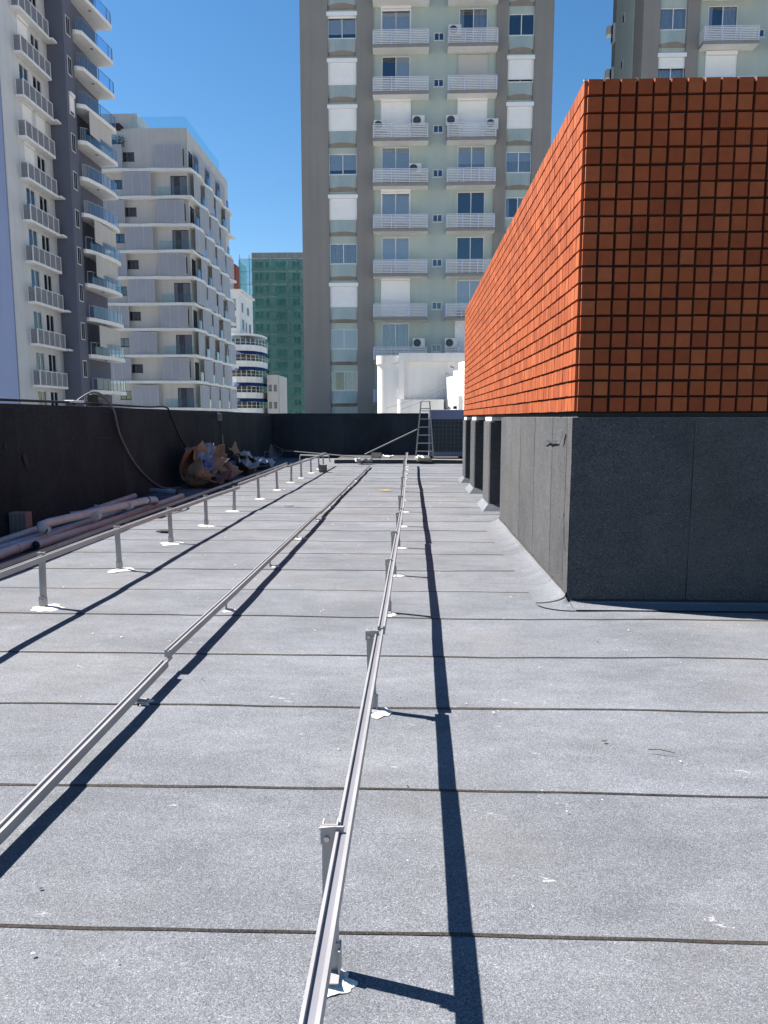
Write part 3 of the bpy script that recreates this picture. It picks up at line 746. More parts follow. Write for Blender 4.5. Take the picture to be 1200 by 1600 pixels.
# tall right row
segR = [[(-0.195, 0.30, .455), (-0.178, 2.0, .460), (-0.158, 3.90, .452)], [(-0.150, 3.925, .462), (-0.132, 5.9, .455), (-0.095, 9.3, .440)],
        [(-0.090, 9.33, .450), (-0.085, 12.4, .452), (-0.085, 15.9, .455)], [(-0.082, 15.93, .462), (-0.095, 19.2, .455), (-0.066, 24.1, .470)]]
rail_row('tall aluminium rail on posts in the centre foreground, nearest the brick block', segR, [1.92, 3.83, 5.86, 7.30, 8.9, 10.65, 12.35, 14.1, 15.8, 17.5, 19.2, 20.9, 22.5, 23.8], True, 1, -1)
# low middle row
segM = [[(-1.54, 0.6, .095), (-1.50, 2.5, .102), (-1.488, 4.30, .128)], [(-1.502, 4.39, .160), (-1.475, 6.5, .155), (-1.425, 11.6, .13)],
        [(-1.43, 11.64, .11), (-1.38, 15.5, .10), (-1.34, 18.2, .115)], [(-1.325, 18.23, .105), (-1.27, 23.4, .10)]]
rail_row('low aluminium rail close to the roof between the two tall railed rows', segM, [2.1, 3.90, 5.88, 7.7, 9.5, 11.3, 13.0, 14.8, 16.6, 18.4, 20.2, 22.0], False, 2)
# tall left row
segL = [[(-3.07, 2.0, .47), (-3.02, 5.9, .468), (-2.985, 9.15, .462)], [(-2.985, 9.17, .456), (-2.955, 10.7, .445), (-2.94, 12.55, .425)],
        [(-2.945, 12.58, .47), (-2.90, 15.2, .478), (-2.87, 17.2, .50)], [(-2.855, 17.25, .475), (-2.78, 21.0, .45), (-2.735, 24.0, .46)]]
rail_row('tall aluminium rail on posts at left, third from the brick block', segL, [4.1, 5.91, 7.47, 9.10, 10.66, 12.36, 14.25, 16.1, 17.85, 19.3, 21.0, 22.6, 23.7], True, 3, -1)
# low row in the parapet's shade
segK = [[(-4.26, 4.5, .095), (-4.20, 7.5, .100), (-4.20, 10.2, .105)], [(-4.20, 10.23, .11), (-4.18, 14.0, .105), (-4.16, 17.0, .10)], [(-4.15, 17.03, .11), (-4.06, 24.3, .11)]]
rail_row('low aluminium rail in the shade beside the pink pipes', segK, [5.6, 7.4, 9.1, 10.8, 12.45, 14.3, 16.2, 18.0, 19.9, 21.8], False, 4)

# ------------------------------------------------------------------ distant buildings
def curve_pts(cx, cy, r, a0, a1, n=8): return [(cx + r * math.cos(a0 + (a1 - a0) * k / n), cy + r * math.sin(a0 + (a1 - a0) * k / n)) for k in range(n + 1)]

# --- sage and taupe apartment tower, straight ahead
TY = 51.0
def sage_tower(label, x_left, colA, balL, small, balR, colB, x_right, zb, depth, ztop, kinds, sill=1.02):
    t = thing('apartment_tower', ((x_left + x_right) / 2, TY, GZ), label, 'apartment tower', 'sage and taupe apartment towers')
    fr = Fr((0, TY, 0), 0)
    WB, WT = 1.33, 2.62                          # window sill / head above the slab underside
    ops = []; wins = []
    for k, z in enumerate(zb):
        K = kinds[k]
        for name, ac, zs, h in (('A', colA, sill, 1.30), ('L', None, .20, 2.50), ('S', small, 0.80, 0.50), ('R', None, .20, 2.50), ('B', colB, sill, 1.30)):
            if K.get(name) is None: continue
            if ac: a, c = ac
            if name == 'L': a, c = balL[0] + 0.55, balL[0] + 2.40
            if name == 'R': a, c = balR[0] + 0.75, balR[0] + 2.58
            if name in 'LR': zs = 0.202
            ops.append((a, c, z + zs, z + zs + h)); wins.append((name, a, c, z + zs, h, K[name]))
    zlo = min(zb) - 2.2
    b = MB(); wall(b, fr, x_left + 0.01, x_right - 0.01, zlo, ztop - 0.02, ops, 0)
    b.box(x_left + 0.02, x_right - 0.02, TY + 0.6, TY + depth - .02, GZ, ztop - 0.03)
    b.box(x_left + 0.02, x_right - 0.02, TY + 0.002, TY + 0.6, GZ, zlo); b.box(x_left + .02, x_right - .02, TY + .002, TY + .6, ztop - .3, ztop - .03)
    b.build('wall', M['sage'], t)
    for a, c in ((x_left, colA[0]), (colA[1], balL[0]), (balR[1] - 0.02, colB[0]), (colB[1], x_right)):
        if c - a < 0.05: continue
        b = MB(); b.box(a, c, TY - 0.16, TY + 0.55 if a != x_left and c != x_right else TY + depth, GZ, ztop); b.build('pier', M['taupe'], t)
    for name, a, c, z, h, kd in wins:
        if kd in ('shut', 'gshut', 'gap'):
            put_window(t, fr, a, z, c - a, h, 'dark')
            put_shutter(t, fr, a, z, c - a, h, 1.0 if kd != 'gap' else 0.88, 'greyshut' if kd == 'gshut' else 'shutter')
        elif kd.startswith('box'):
            put_window(t, fr, a, z, c - a, h, kd[4:] or 'half'); put_shutter(t, fr, a, z, c - a, h, 0.03 if kd[3] == '_' else 0.5)
        else: put_window(t, fr, a, z, c - a, h, kd)
        if name in 'AB':
            base = ORG[t.name]; hh = 1.15
            inst('spandrel', bow_mesh(c - a - 0.02, hh), t, fr.p(a + 0.01, z - hh - 0.06, 0) - base)
    for k, z in enumerate(zb):
        if kinds[k].get('L'): slat_balcony(t, fr, balL[0], balL[1], z)
        if kinds[k].get('R'): slat_balcony(t, fr, balR[0], balR[1], z)
    return t
zbC = [24.88 + 2.82, 24.88, 22.08, 19.26, 16.5, 13.66, 10.8, 8.0, 5.2, 2.4]
kC = [dict(A='half', L='half', S='dark', R='curtain', B='dark'),
      dict(A='box_half', L='box_half', S='dark', R='mixed', B='dark'),
      dict(A='shut', L='low', S='dark', R='gshut', B='gap'),
      dict(A='shut', L='gap', S='dark', R='shut', B='shut'),
      dict(A='half', L='half', S='dark', R='halfcurtain', B='halfcurtain'),
      dict(A='shut', L='box_half', S='dark', R='dark', B='mixed'),
      dict(A='curtain', L='light', S='dark', R='dark', B='curtain'),
      dict(A='shut', L='shut', S='dark', R='half', B='shut'),
      dict(A='blind', L='curtain', S='dark', R='shut', B='curtain'),
      dict(A='mixed', L='light', S='dark', R='half', B='half')]
towerC = sage_tower('grey and sage tower straight ahead, seen whole between the sky and tiled block', -7.2, (-5.40, -3.55), (-2.46, 1.14), (1.46, 2.12), (2.32, 5.50), (6.22, 7.88), 9.10, zbC, 14, 46, kC)
zbR = [24.75 + 2.98, 24.75, 24.75 - 2.98, 24.75 - 5.96]
kR = [dict(A='curtain', L='curtain', S='dark', R='half', B='dark'), dict(A='curtain', L='mixed', S='dark', R='half', B='dark'), dict(A='box5curtain', L='box5curtain', S='dark', R='dark', B='dark'), dict(A='half', L='half', S='dark', R='dark', B='dark')]
towerR = sage_tower('grey and sage tower at upper right, its foot hidden behind tiled block', 14.72, (15.78, 17.48), (18.27, 21.72), (21.78, 22.42), (22.9, 26.1), (26.9, 28.5), 29.8, zbR, 7.5, 46, kR, 1.32)
frRS = Fr((14.72, TY + 7.5, 0), rad(-90))        # its left side: sage panel, slit and corner windows
b = MB(); b.fbox(frRS, 1.2, 5.6, GZ, 46, -0.02, 0.06); b.build('side_panel', M['sage'], towerR)
for k in range(4):
    z = 19.6 + 2.98 * k
    for (u, w, h) in ((0.35, .55, 1.25), (3.1, .4, .6)):
        d = 0.08 if u > 1 else 0.16
        b = MB(); b.fbox(frRS, u, u + w, z, z + h, 0.0, d + .02); wd = b.build('window', M['frame'], towerR)
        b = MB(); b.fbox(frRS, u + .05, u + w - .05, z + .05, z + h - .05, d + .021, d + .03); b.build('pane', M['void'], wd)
    b = MB(); b.fbox(frRS, -0.5, 0.02, z + 0.9, z + 1.5, -0.6, 0.35); b.build('window_hood', M['white'], towerR)
for (x, z, zs_, lab) in ((-2.46 + 2.95, zbC[3], zbC[3], 'air conditioner on the left balcony stack, beside the shutter, third from top'),
                    (2.32 + .35, zbC[3], zbC[3], 'air conditioner left of the closed white shutter on the right-hand balcony, third from top'),
                    (2.32 + 2.9, zbC[3] - .25, zbC[3], 'air conditioner right of the closed white shutter on the right-hand balcony, third from top'),
                    (-2.46 + 0.45, zbC[3] - .25, zbC[3], 'low air conditioner at the left end of the left balcony, third from the top'),
                    (-2.46 + 2.75, zbC[4] - .18, zbC[4], 'air conditioner on the left balcony stack, fourth balcony from the top'),
                    (2.32 + .45, zbC[1] - .22, zbC[1], 'air conditioner on the topmost full balcony at right'),
                    (-2.46 + 3.05, zbC[8], zbC[8], 'air conditioner beside a curtained window on the lowest left balcony above the white penthouse'),
                    (2.32 + .42, zbC[8], zbC[8], 'air conditioner on the lowest right balcony, next to the edge of the tiled block')):
    air_con((x, TY - 0.50, z + 1.03), lab)
    # bracket frame the unit stands on belongs to the tower
    b = MB(); b.box(x - .42, x + .42, TY - .65, TY - .35, z + .95, z + .977); b.box(x - .4, x - .34, TY - .63, TY - .37, zs_ + .202, z + .95); b.box(x + .34, x + .4, TY - .63, TY - .37, zs_ + .202, z + .95)
    b.build('unit_stand', M['greyrail'], towerC)

# --- white and slate-purple tower at the left edge
LX, LY0, LY1 = -27.4, 51.5, 58.4
PXX, PY1 = -26.05, 60.0
EX, EY1 = -26.6, 65.6                            # recessed loggia wall
tl = thing('apartment_tower', (-33, 57, GZ), 'white and slate purple tower at the left edge with louvred and glass balconies', 'apartment tower')
ZT = 44.0
zL = [0.95, 3.77, 6.73, 9.69, 12.52, 15.32, 18.15, 20.94, 23.63, 26.48, 29.34, 32.2, 35.05]
frW = Fr((LX, LY0, 0), rad(90)); ops = []; ww = []
for k, z in enumerate(zL[:-1]):
    for (u, w) in ((2.6, 1.3), (4.5, 1.3)):
        ops.append((u, u + w, z + .32, z + 2.62)); ww.append((k, u, z + .32, w))
b = MB(); wall(b, frW, 0, LY1 - LY0, 0, ZT, ops, 0)
b.box(LX - 14, LX - 0.6, LY0 + .02, LY1, GZ, ZT - .02); b.box(LX - .6, LX - .002, LY0 + .02, LY1, GZ, -.002)
b.build('wall', M['offwhite'], tl)
b = MB(); b.box(LX - 14, LX - .02, LY0 - 0.14, LY0 + .018, GZ, ZT); b.build('end_wall', M['lilac'], tl)
kin = random.Random(4)
for k, u, z, w in ww:
    r = kin.random()
    put_window(tl, frW, u, z, w, 2.30, 'curtain' if r < .3 else 'dark' if r < .6 else 'half' if r < .8 else 'blind')
    if (k, u < 4) in ((10, True), (9, True), (7, True), (7, False), (6, True), (12, False)): put_shutter(tl, frW, u, z, w, 2.30, .55 if kin.random() < .5 else 1.0)
b = MB(); b.box(LX - .5, PXX, LY1, PY1, GZ, ZT); b.box(LX - 12, PXX - .5, PY1, EY1 + .01, GZ, ZT); b.build('stair_pier', M['purple'], tl)
frP = Fr((PXX, LY1, 0), rad(90))
for k, z in enumerate(zL):
    b = MB(); b.fbox(frP, .42, 1.10, z + 1.0, z + 2.35, 0, .025); wd = b.build('window', M['frame'], tl)
    for s_ in (0, 1):
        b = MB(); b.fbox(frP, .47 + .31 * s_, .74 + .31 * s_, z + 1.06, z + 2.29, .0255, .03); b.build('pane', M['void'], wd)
    if k in (8,): put_shutter(tl, frP, .42, z + 1.0, .68, 1.35, .8)
for k, z in enumerate(zL):                       # louvred balconies; on some floors the slab runs on past the pier
    long_ = k in (3, 5, 6 + 0, 8, 10) or k == 2
    u0, u1 = 1.85, 6.15
    b = MB(); b.fbox(frW, u0, u1, z, z + .18, 0.002, .62)
    if long_: b.fbox(frW, u1, 6.85, z + .02, z + .16, 0.002, .86)
    s = b.build('balcony', M['white'], tl)
    b = MB()
    for i in range(6):
        uu = u0 + .02 + (u1 - u0 - .10) * i / 5; b.fbox(frW, uu, uu + .06, z + .18, z + 1.18, .54, .60)
    b.fbox(frW, u0 + .02, u1 - .02, z + 1.18, z + 1.23, .53, .61); b.fbox(frW, u0 + .02, u0 + .08, z + .18, z + 1.18, .02, .08)
    b.build('railing', M['rail_white'], s)
    b = MB()
    for i in range(11):
        zz = z + .22 + i * .088; b.fbox(frW, u0 + .05, u1 - .05, zz, zz + .07, .548, .575); b.fbox(frW, u0 + .03, u0 + .05, zz, zz + .07, .05, .55)
    tag(b.build('slats', M['greyrail'], s), kind='stuff')
zE = [0.75, 3.53, 6.38, 9.3, 11.97, 14.62, 17.39, 20.13, 22.84, 25.53, 28.28, 30.9, 33.73, 36.5]
b = MB(); b.box(EX - .5, EX, PY1, EY1, GZ, ZT); b.build('loggia_wall', M['cream'], tl)
kin = random.Random(9)
def loggia_plan(inset=0.0, n=10, curved=True):
    pts = [(EX, PY1 + 0.02 + inset), (-25.85, PY1 + 0.02 + inset)]
    if curved:
        for k in range(n + 1):
            s_ = k / n; y = PY1 + .35 + (EY1 - .25 - PY1 - .35) * s_
            pts.append((-25.55 + .55 * math.sin(math.pi * .5 * min(1, s_ * 1.25)) - .12 * max(0, s_ - .8) * 5 - inset, y - inset * s_))
    else: pts += [(-25.42 - inset, PY1 + .25 + inset), (-24.98 - inset, EY1 - .5), (-25.05 - inset, EY1 - .15 - inset)]
    pts.append((EX, EY1 - .12 - inset)); return pts
frE = Fr((EX, PY1, 0), rad(90))
for k, z in enumerate(zE):
    cur = z < 22
    b = MB(); b.prism(loggia_plan(0, 10, cur), z, z + .30, 0); s = b.build('balcony', M['white'], tl)
    pl = loggia_plan(.06, 10, cur)[1:-1]
    b = MB()
    for (p, r_) in zip(pl, pl[1:]): b.poly([(p[0], p[1], z + .36), (r_[0], r_[1], z + .36), (r_[0], r_[1], z + 1.22), (p[0], p[1], z + 1.22)])
    b.build('glass_panel', M['railglass'], s, fix=False)
    b = MB(); b.tube([(p[0], p[1], z + 1.25) for p in pl], .028, 5)
    n_ = 9
    for i in range(n_):
        f_ = i / (n_ - 1) * (len(pl) - 1); j = min(int(f_), len(pl) - 2); w_ = f_ - j
        x_, y_ = pl[j][0] + (pl[j + 1][0] - pl[j][0]) * w_, pl[j][1] + (pl[j + 1][1] - pl[j][1]) * w_
        b.box(x_ - .02, x_ + .02, y_ - .02, y_ + .02, z + .302, z + 1.25)
    b.build('railing', M['greyrail'] if k > 8 else M['alu'], s)
    put = kin.random()
    b = MB(); b.fbox(frE, .5, 2.4, z + .32, z + 2.45, .004, .03); wd = b.build('window', M['frame'], tl)
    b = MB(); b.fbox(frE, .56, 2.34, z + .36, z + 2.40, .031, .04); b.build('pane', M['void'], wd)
    if k in (2, 4, 5, 8):
        b = MB(); b.box(-25.32, -25.28, PY1 + .6, EY1 - .7, z + .95, z + 2.68); b.build('drop_blind', M['cream'], s)
    b = MB(); b.tube([(-25.6, PY1 + 2.4, z - .055), (-25.6, PY1 + 2.4, z - .002)], .11, 10); b.build('ceiling_lamp', M['greyrail'], s)

# --- white block with perforated screens
QX, QY = -24.75, 85.0
tp = thing('apartment_block', (-35, 93, GZ), 'white apartment block covered in staggered perforated sliding screens', 'apartment block')
zP = [-.2, 2.7, 5.75, 8.68, 11.62, 14.42, 17.3, 20.16, 22.99, 25.94, 28.85]
ZPT = 33.2; QW, QL = 15.2, 18.5
frQ = Fr((QX - QW, QY, 0), 0); frR = Fr((QX, QY, 0), rad(90))
opsF, opsR = [], []; wF = []; wR = []
for k, z in enumerate(zP):
    even = k % 2 == 1
    if even and z < 28.5:
        for (u, w, zz, h) in ((6.55, 1.25, .95, .95), (4.2, .9, .95, .95), (13.25, 1.85, .06, 2.2)): opsF.append((u, u + w, z + zz, z + zz + h)); wF.append((u, z + zz, w, h))
    else:
        for (u, w, zz, h) in ((8.0, 1.3, .95, .95), (12.85, 2.0, .5, 1.7)): opsF.append((u, u + w, z + zz, z + zz + h)); wF.append((u, z + zz, w, h))
    for u in ((2.3, 7.1, 11.9, 16.0) if even else (.5, 4.9, 9.6, 14.2)): opsR.append((u, u + 1.7, z + .06, z + 2.2)); wR.append((u, z + .06, 1.7, 2.14))
b = MB(); wall(b, frQ, 0, QW - .02, -1.5, ZPT, opsF); wall(b, frR, .0, QL, -1.5, ZPT, opsR)
b.box(QX - QW, QX - .6, QY + .6, QY + QL, GZ, ZPT - .02); b.build('wall', M['warmgrey'], tp)
for (u, z, w, h) in wF: put_window(tp, frQ, u, z, w, h, 'dark' if w < 1.6 else 'mixed', 'dframe', 1 if w < 1 else 2)
for (u, z, w, h) in wR: put_window(tp, frR, u, z, w, h, 'dark', 'dframe', 2)
kin = random.Random(21)
def screen_mesh(w, h):
    def f():
        b = MB(); b.fbox(F0, 0.03, w - .03, .03, h - .03, 0, .02, 0)
        for uu in (0, w / 3 - .02, 2 * w / 3 - .02, w - .04): b.fbox(F0, uu, uu + .04, 0, h, -.01, .03, 1)
        b.fbox(F0, .04, w - .04, 0, .03, -.01, .03, 1); b.fbox(F0, .04, w - .04, h - .03, h, -.01, .03, 1)
        return b.mesh('perforated_screen', [M['screen'], M['scrframe']])
    return tpl(('scr', round(w, 2), round(h, 2)), f)
base = ORG[tp.name]
for k, z in enumerate(zP):
    even = k % 2 == 1
    # slab edge band whose front zigzags a little along both faces
    b = MB(); n = 8; A = []; 
    for i in range(n + 1): A.append((QX - QW + (QW + .55) * i / n, QY - .55 - .22 * (i % 2 == (k % 2)) if i < n else QY - .62))
    for i in range(1, n + 1): A.append((QX + .55 + .38 * ((i + k) % 2), QY + QL * i / n))
    A += [(QX - .1, QY + QL), (QX - .1, QY + .1), (QX - QW, QY + .1)]
    b.prism(A, z - .30, z); b.build('floor_slab', M['white'], tp)
    sh = 2.50; n_s = 0
    fu = (4.85 + .2, 11.8) if not even else (8.15, 1.6)
    for u in fu: inst('perforated_screen', screen_mesh(3.05, sh), tp, frQ.p(u, z + .04, .52) - base, frQ.a + kin.uniform(-.02, .02))
    if not even: pass
    if even:
        b = MB(); b.fbox(frQ, 11.95, QW + .45, z + .04, z + 1.0, .50, .52); b.build('glass_panel', M['greenglass'], tp)
    for u in ((.25, 4.75, 9.6, 14.3) if even else (2.3, 7.0, 11.8)):
        inst('perforated_screen', screen_mesh(3.1, sh), tp, frR.p(u, z + .04, .60) - base, frR.a + kin.choice((-.07, .05)))
    for u in ((3.45, 7.95, 12.8) if even else (.5, 5.5, 10.2, 15.0)):
        b = MB(); b.fbox(frR, u, u + 1.2, z + .04, z + 1.02, .62, .64); b.build('glass_panel', M['railglass'], tp)
b = MB(); b.box(QX - QW, QX - 8.9 + 3.2, QY + .8, QY + 8, ZPT - 2.2, ZPT + 1.9); b.build('roof_room', M['warmgrey'], tp)
b = MB(); b.box(QX - 12.2, QX - 7.3, QY - .3, QY + .78, ZPT - .2, ZPT + .5); b.build('canopy', M['brownwood'], tp)
b = MB(); b.box(QX - 6.3, QX - .02, QY + .02, QY + QL, ZPT - .02, ZPT + .04); b.build('roof_edge', M['warmgrey'], tp)
b = MB(); b.box(QX - 6.2, QX - .1, QY + .08, QY + .11, ZPT + .05, ZPT + 1.25); b.box(QX - .12, QX - .09, QY + .12, QY + QL - 4, ZPT + .05, ZPT + 1.25); b.build('glass_panel', M['greenglass'], tp)
b = MB(); b.box(QX - QW, QX - 6.8, QY - .5, QY - .46, ZPT - 1.9, ZPT - .75); b.build('glass_panel', M['greenglass'], tp)
b = MB()
for k in range(420):
    x = rnd.uniform(QX - 13, QX - 6.9); y = QY - .3 + rnd.uniform(0, .25); z = ZPT - 1.9 + rnd.random() ** 1.3 * 1.0; s_ = rnd.uniform(.08, .2)
    d1 = Vector((rnd.uniform(-1, 1), rnd.uniform(-1, 1), rnd.uniform(-.3, 1))).normalized() * s_; d2 = d1.cross(Vector((rnd.uniform(-1, 1), 1, .3))).normalized() * s_ * .5
    p = Vector((x, y, z)); b.poly([p - d2, p + d1, p + d2, p - d1 * .3])
tag(b.build('terrace_plants', M['plant'], fix=False), 'row of green plants behind the glass rail on the screened block roof terrace', 'plants', kind='stuff')

# --- white building with blue awnings, cream block and red-brown block beyond
BY_ = 130.0
tb = thing('apartment_block', (-28, BY_ + 5, GZ), 'white building with curved balconies and dark blue awnings', 'apartment block')
BX0, BX1, BD = -34.0, -29.5, 10.5
frb = Fr((BX0, BY_, 0), 0); frbr = Fr((BX1, BY_, 0), rad(90))
opF = [(2.6, 3.9, 19.9, 22.0), (2.6, 3.9, 17.0, 19.0)]
opS = [(1.4, 3.0, 19.9, 21.6), (5.6, 7.6, 19.9, 21.4), (1.6, 3.4, 16.9, 18.8), (4.6, 5.6, 16.9, 18.6), (7.2, 9.0, 16.9, 18.6)]
lev = (2.2, 4.9, 7.6, 10.3, 13.0)
b = MB(); wall(b, frb, 0, BX1 - BX0, 0, 23.2, opF); wall(b, frbr, 0, BD, 0, 23.2, opS); b.box(BX0, BX1 - .6, BY_ + .6, BY_ + BD, GZ, 23.18); b.build('wall', M['whitew'], tb)
for o in opF: put_window(tb, frb, o[0], o[2], o[1] - o[0], o[3] - o[2], 'half', 'frame', 2)
for o in opS: put_window(tb, frbr, o[0], o[2], o[1] - o[0], o[3] - o[2], 'half', 'frame', 2)
b = MB(); b.box(BX0 - .4, BX1 + .45, BY_ - .45, BY_ + BD + .4, 23.202, 23.5); b.build('roof', M['whitew'], tb)
PL = [(-31.6, BY_ - .004), (-31.6, BY_ - 1.3), (-30.0, BY_ - 1.9), (-28.2, BY_ - 1.8), (-26.8, BY_ - .8), (-26.0, BY_ + 1.2), (-25.8, BY_ + 5.2), (-26.6, BY_ + 7.0), (BX1 + .004, BY_ + 7.4), (BX1 + .004, BY_ - .004)]
for i, z in enumerate(lev):
    b = MB(); b.prism(PL, z, z + 1.0); s_ = b.build('balcony', M['whitew'], tb)
    b = MB(); n = len(PL)
    for p, r_ in zip(PL[1:7], PL[2:8]):
        o1 = Vector((p[0] + 28.5, p[1] - BY_ - 3, 0)).normalized() * .55; o2 = Vector((r_[0] + 28.5, r_[1] - BY_ - 3, 0)).normalized() * .55
        b.poly([(p[0] + o1.x, p[1] + o1.y, z - .62), (r_[0] + o2.x, r_[1] + o2.y, z - .62), (r_[0], r_[1], z - .02), (p[0], p[1], z - .02)])
    b.build('awning', M['awning'], s_, fix=False)
    b = MB()
    for p, r_ in zip(PL[1:7], PL[2:8]):
        for f_ in (0, .5): x, y = p[0] + (r_[0] - p[0]) * f_ * .98, p[1] + (r_[1] - p[1]) * f_; b.box(x - .04, x + .04, y + .10, y + .18, z + 1.003, z + 2.10)
        b.tube([(p[0], p[1] + .14, z + 1.45), (r_[0], r_[1] + .14, z + 1.45)], .035, 5)
    b.build('railing', M['rail_white'], s_)
    b = MB(); b.box(-31.4, -28.0, BY_ - .9, BY_ - .012, z + 1.003, z + 2.06); b.box(-28.6, -27.4, BY_ - .5, BY_ + 6.6, z + 1.004, z + 2.06); b.build('recess_fill', M['recess_shade'], s_)  # solid boxes, dark colour stands in for shade in the recesses
b = MB(); b.prism(PL, 15.6, 15.9); b.build('canopy', M['whitew'], tb)
b = MB()
for p, r_ in zip(PL[1:7], PL[2:8]): b.poly([(p[0], p[1], 14.05), (r_[0], r_[1], 14.05), (r_[0] * .97 - .85, r_[1] + .6, 15.58), (p[0] * .97 - .85, p[1] + .6, 15.58)])
b.build('glazing', M['greenglass'], tb, fix=False)
frc = Fr((-25.15, 131.0, 0), 0); ops = [(u, u + .55, z, z + 1.1) for u in (.25, 1.15) for z in (3.2, 6.2)] + [(-.6 + 1.0, 2.0, .3, 1.2)]
tc = thing('apartment_block', (-24, 133, GZ), 'small cream block with square windows right of the blue awnings', 'apartment block')
b = MB(); wall(b, frc, 0, 2.0, 0, 9.0, ops); b.box(-25.15, -23.15, 131.6, 140, GZ, 8.98); b.build('wall', M['cream'], tc)
for o in ops: put_window(tc, frc, o[0], o[2], o[1] - o[0], o[3] - o[2], 'dark', 'dframe', 1)
tr_ = thing('apartment_block', (-34, 148, GZ), 'red brown block just visible above the blue awning building', 'apartment block')
frr = Fr((-39.4, 146.0, 0), 0); ops = [(4.3, 5.2, 26.3, 27.5), (2.9, 3.8, 26.3, 27.5), (4.3, 5.2, 29, 30.2), (2.9, 3.8, 29, 30.2)]
b = MB(); wall(b, frr, 0, 5.6, 0, 31.0, ops); b.box(-39.4, -33.8, 146.6, 149.5, GZ, 30.98); b.build('wall', M['redwall'], tr_)
for o in ops: put_window(tr_, frr, o[0], o[2], .9, 1.2, 'blind', 'frame', 2)

# --- concrete frame under green scaffold netting
NY = 170.0
tn = thing('construction_building', (-28, NY + 8, GZ), 'unfinished concrete building wrapped in green scaffold netting', 'building under construction')
frn = Fr((-35.6, NY, 0), 0); ops = []
for k in range(14):
    z = -2.0 + 2.8 * k
    for u, w in ((0.6, 1.8), (3.2, .7), (5.4, 2.2), (9.2, 1.6)): ops.append((u, u + w, z + .7, z + 2.1))
b = MB(); wall(b, frn, 0, 12.6, -3, 38.2, ops, 0, 1.0); b.box(-35.6, -23, NY + 1.1, NY + 14, GZ, 38.18); b.build('wall', M['conc'], tn)
b = MB()
for k in range(14): b.fbox(frn, -.1, 12.7, -2.0 + 2.8 * k, -1.75 + 2.8 * k, 0, .25)
b.build('floor_slab', M['conc'], tn)
b = MB(); b.box(-35.2, -23.2, NY - .02, NY + .02 + .01, 36.2, 38.1); b.build('top_storey', M['conc'], tn)
b = MB(); nx, nz = 40, 40
for j in range(nz + 1):
    for i in range(nx + 1):
        x = -38.1 + 15.2 * i / nx; z = -3 + (36.4 + .5 * noise.noise((x * .6, 0, 0)) + 3) * j / nz
        b.v.append(Vector((x, NY - 2.2 - .25 * noise.noise((x * .8, z * .25, 0)) - .1 * abs(math.sin(x * 1.7)), z)))
for j in range(nz):
    for i in range(nx): a = j * (nx + 1) + i; b.f.append((a, a + 1, a + nx + 2, a + nx + 1)); b.m.append(0)
b.build('scaffold_net', M['net'], tn, fix=False)
b = MB()
b.poly([(-38.1, NY - 2.0, -3), (-38.1, NY + 6, -3), (-38.1, NY + 6, 36.2), (-38.1, NY - 2.0, 36.2)]); b.build('scaffold_net', M['net'], tn, fix=False)
b = MB()
for i in range(8): x = -37.9 + i * 2.1; b.tube([(x, NY - 1.8, -3), (x, NY - 1.8, 37.4)], .07, 5)
for k in range(15): b.tube([(-38, NY - 1.8, -2 + 2.75 * k), (-23, NY - 1.8, -2 + 2.75 * k)], .06, 5)
tag(b.build('scaffold', M['greyrail'], tn), kind='stuff')

# --- white penthouse on the next roof
HY = 36.0
tw = thing('white_penthouse', (1, HY, GZ), 'white rendered penthouse with rounded corner beyond the far parapet', 'rooftop building')
b = MB(); r_ = .42
b.prism([(-0.51, HY + .0), (-0.51, HY + 7)] + [(-1.58, HY + 7)] + curve_pts(-1.58 + r_, HY + .2 + r_, r_, math.pi, 1.5 * math.pi, 10), GZ, 4.16); b.build('wall', M['warmwhite'], tw)
b = MB(); r_ = .48; b.prism([(-0.51, HY + .1), (-0.51, HY + 7)] + [(-1.64, HY + 7)] + curve_pts(-1.64 + r_, HY + .10 + r_, r_, math.pi, 1.5 * math.pi, 10), 4.16, 4.56); b.build('cornice', M['warmwhite'], tw)
b = MB(); b.box(-.50, 6, HY + .12, HY + 8, GZ, 4.26); b.build('wall', M['warmwhite'], tw)
b = MB(); b.box(-.53, -.26, HY - .12, HY + .118, GZ, 4.26); b.build('pilaster', M['warmwhite'], tw)
b = MB(); b.box(-.53, 6, HY - .14, HY + 8, 4.262, 4.64); b.build('cornice', M['warmwhite'], tw)
b = MB(); r_ = .25; b.prism([(1.6, HY - .2), (1.6, HY - 1.0)][::-1] + [(1.6, HY - .16), (-.58, HY - .16)] + curve_pts(-.58 + r_, HY - 1.0 + r_, r_, math.pi, 1.5 * math.pi, 6), GZ, 2.43); b.build('low_wall', M['warmwhite'], tw, smooth=False)
stp = MB(); A_, B_ = Vector((1.50, 36.4, 0)), Vector((2.75, 31.9, 0)); dn = Vector((1.0, .28, 0))
for (f0, f1, z) in ((0, .20, 2.46), (.20, .40, 3.48), (.40, .56, 3.72), (.56, .76, 4.05), (.76, .80, 4.2), (.80, 1.0, 4.5)):
    p, r_ = A_.lerp(B_, f0), A_.lerp(B_, f1)
    stp.hexa([(p.x, p.y, GZ), (r_.x, r_.y, GZ), (r_.x + dn.x, r_.y + dn.y, GZ), (p.x + dn.x, p.y + dn.y, GZ), (p.x, p.y, z), (r_.x, r_.y, z), (r_.x + dn.x, r_.y + dn.y, z), (p.x + dn.x, p.y + dn.y, z)])
stp.build('stepped_wall', M['warmwhite'], tw)
nb = MB(); nb.box(-9, 24, PY + .9, 49, GZ, .55); tag(nb.build('neighbour_bounce_roof', M['palerf']), kind='structure')  # unseen roof, added pale to bounce light onto penthouse and tower soffits
b = MB(); b.tube([(2.30, 33.6, GZ), (2.30, 33.6, 2.55)], .30, 16); b.build('round_vent', M['warmwhite'], tw, smooth=False)
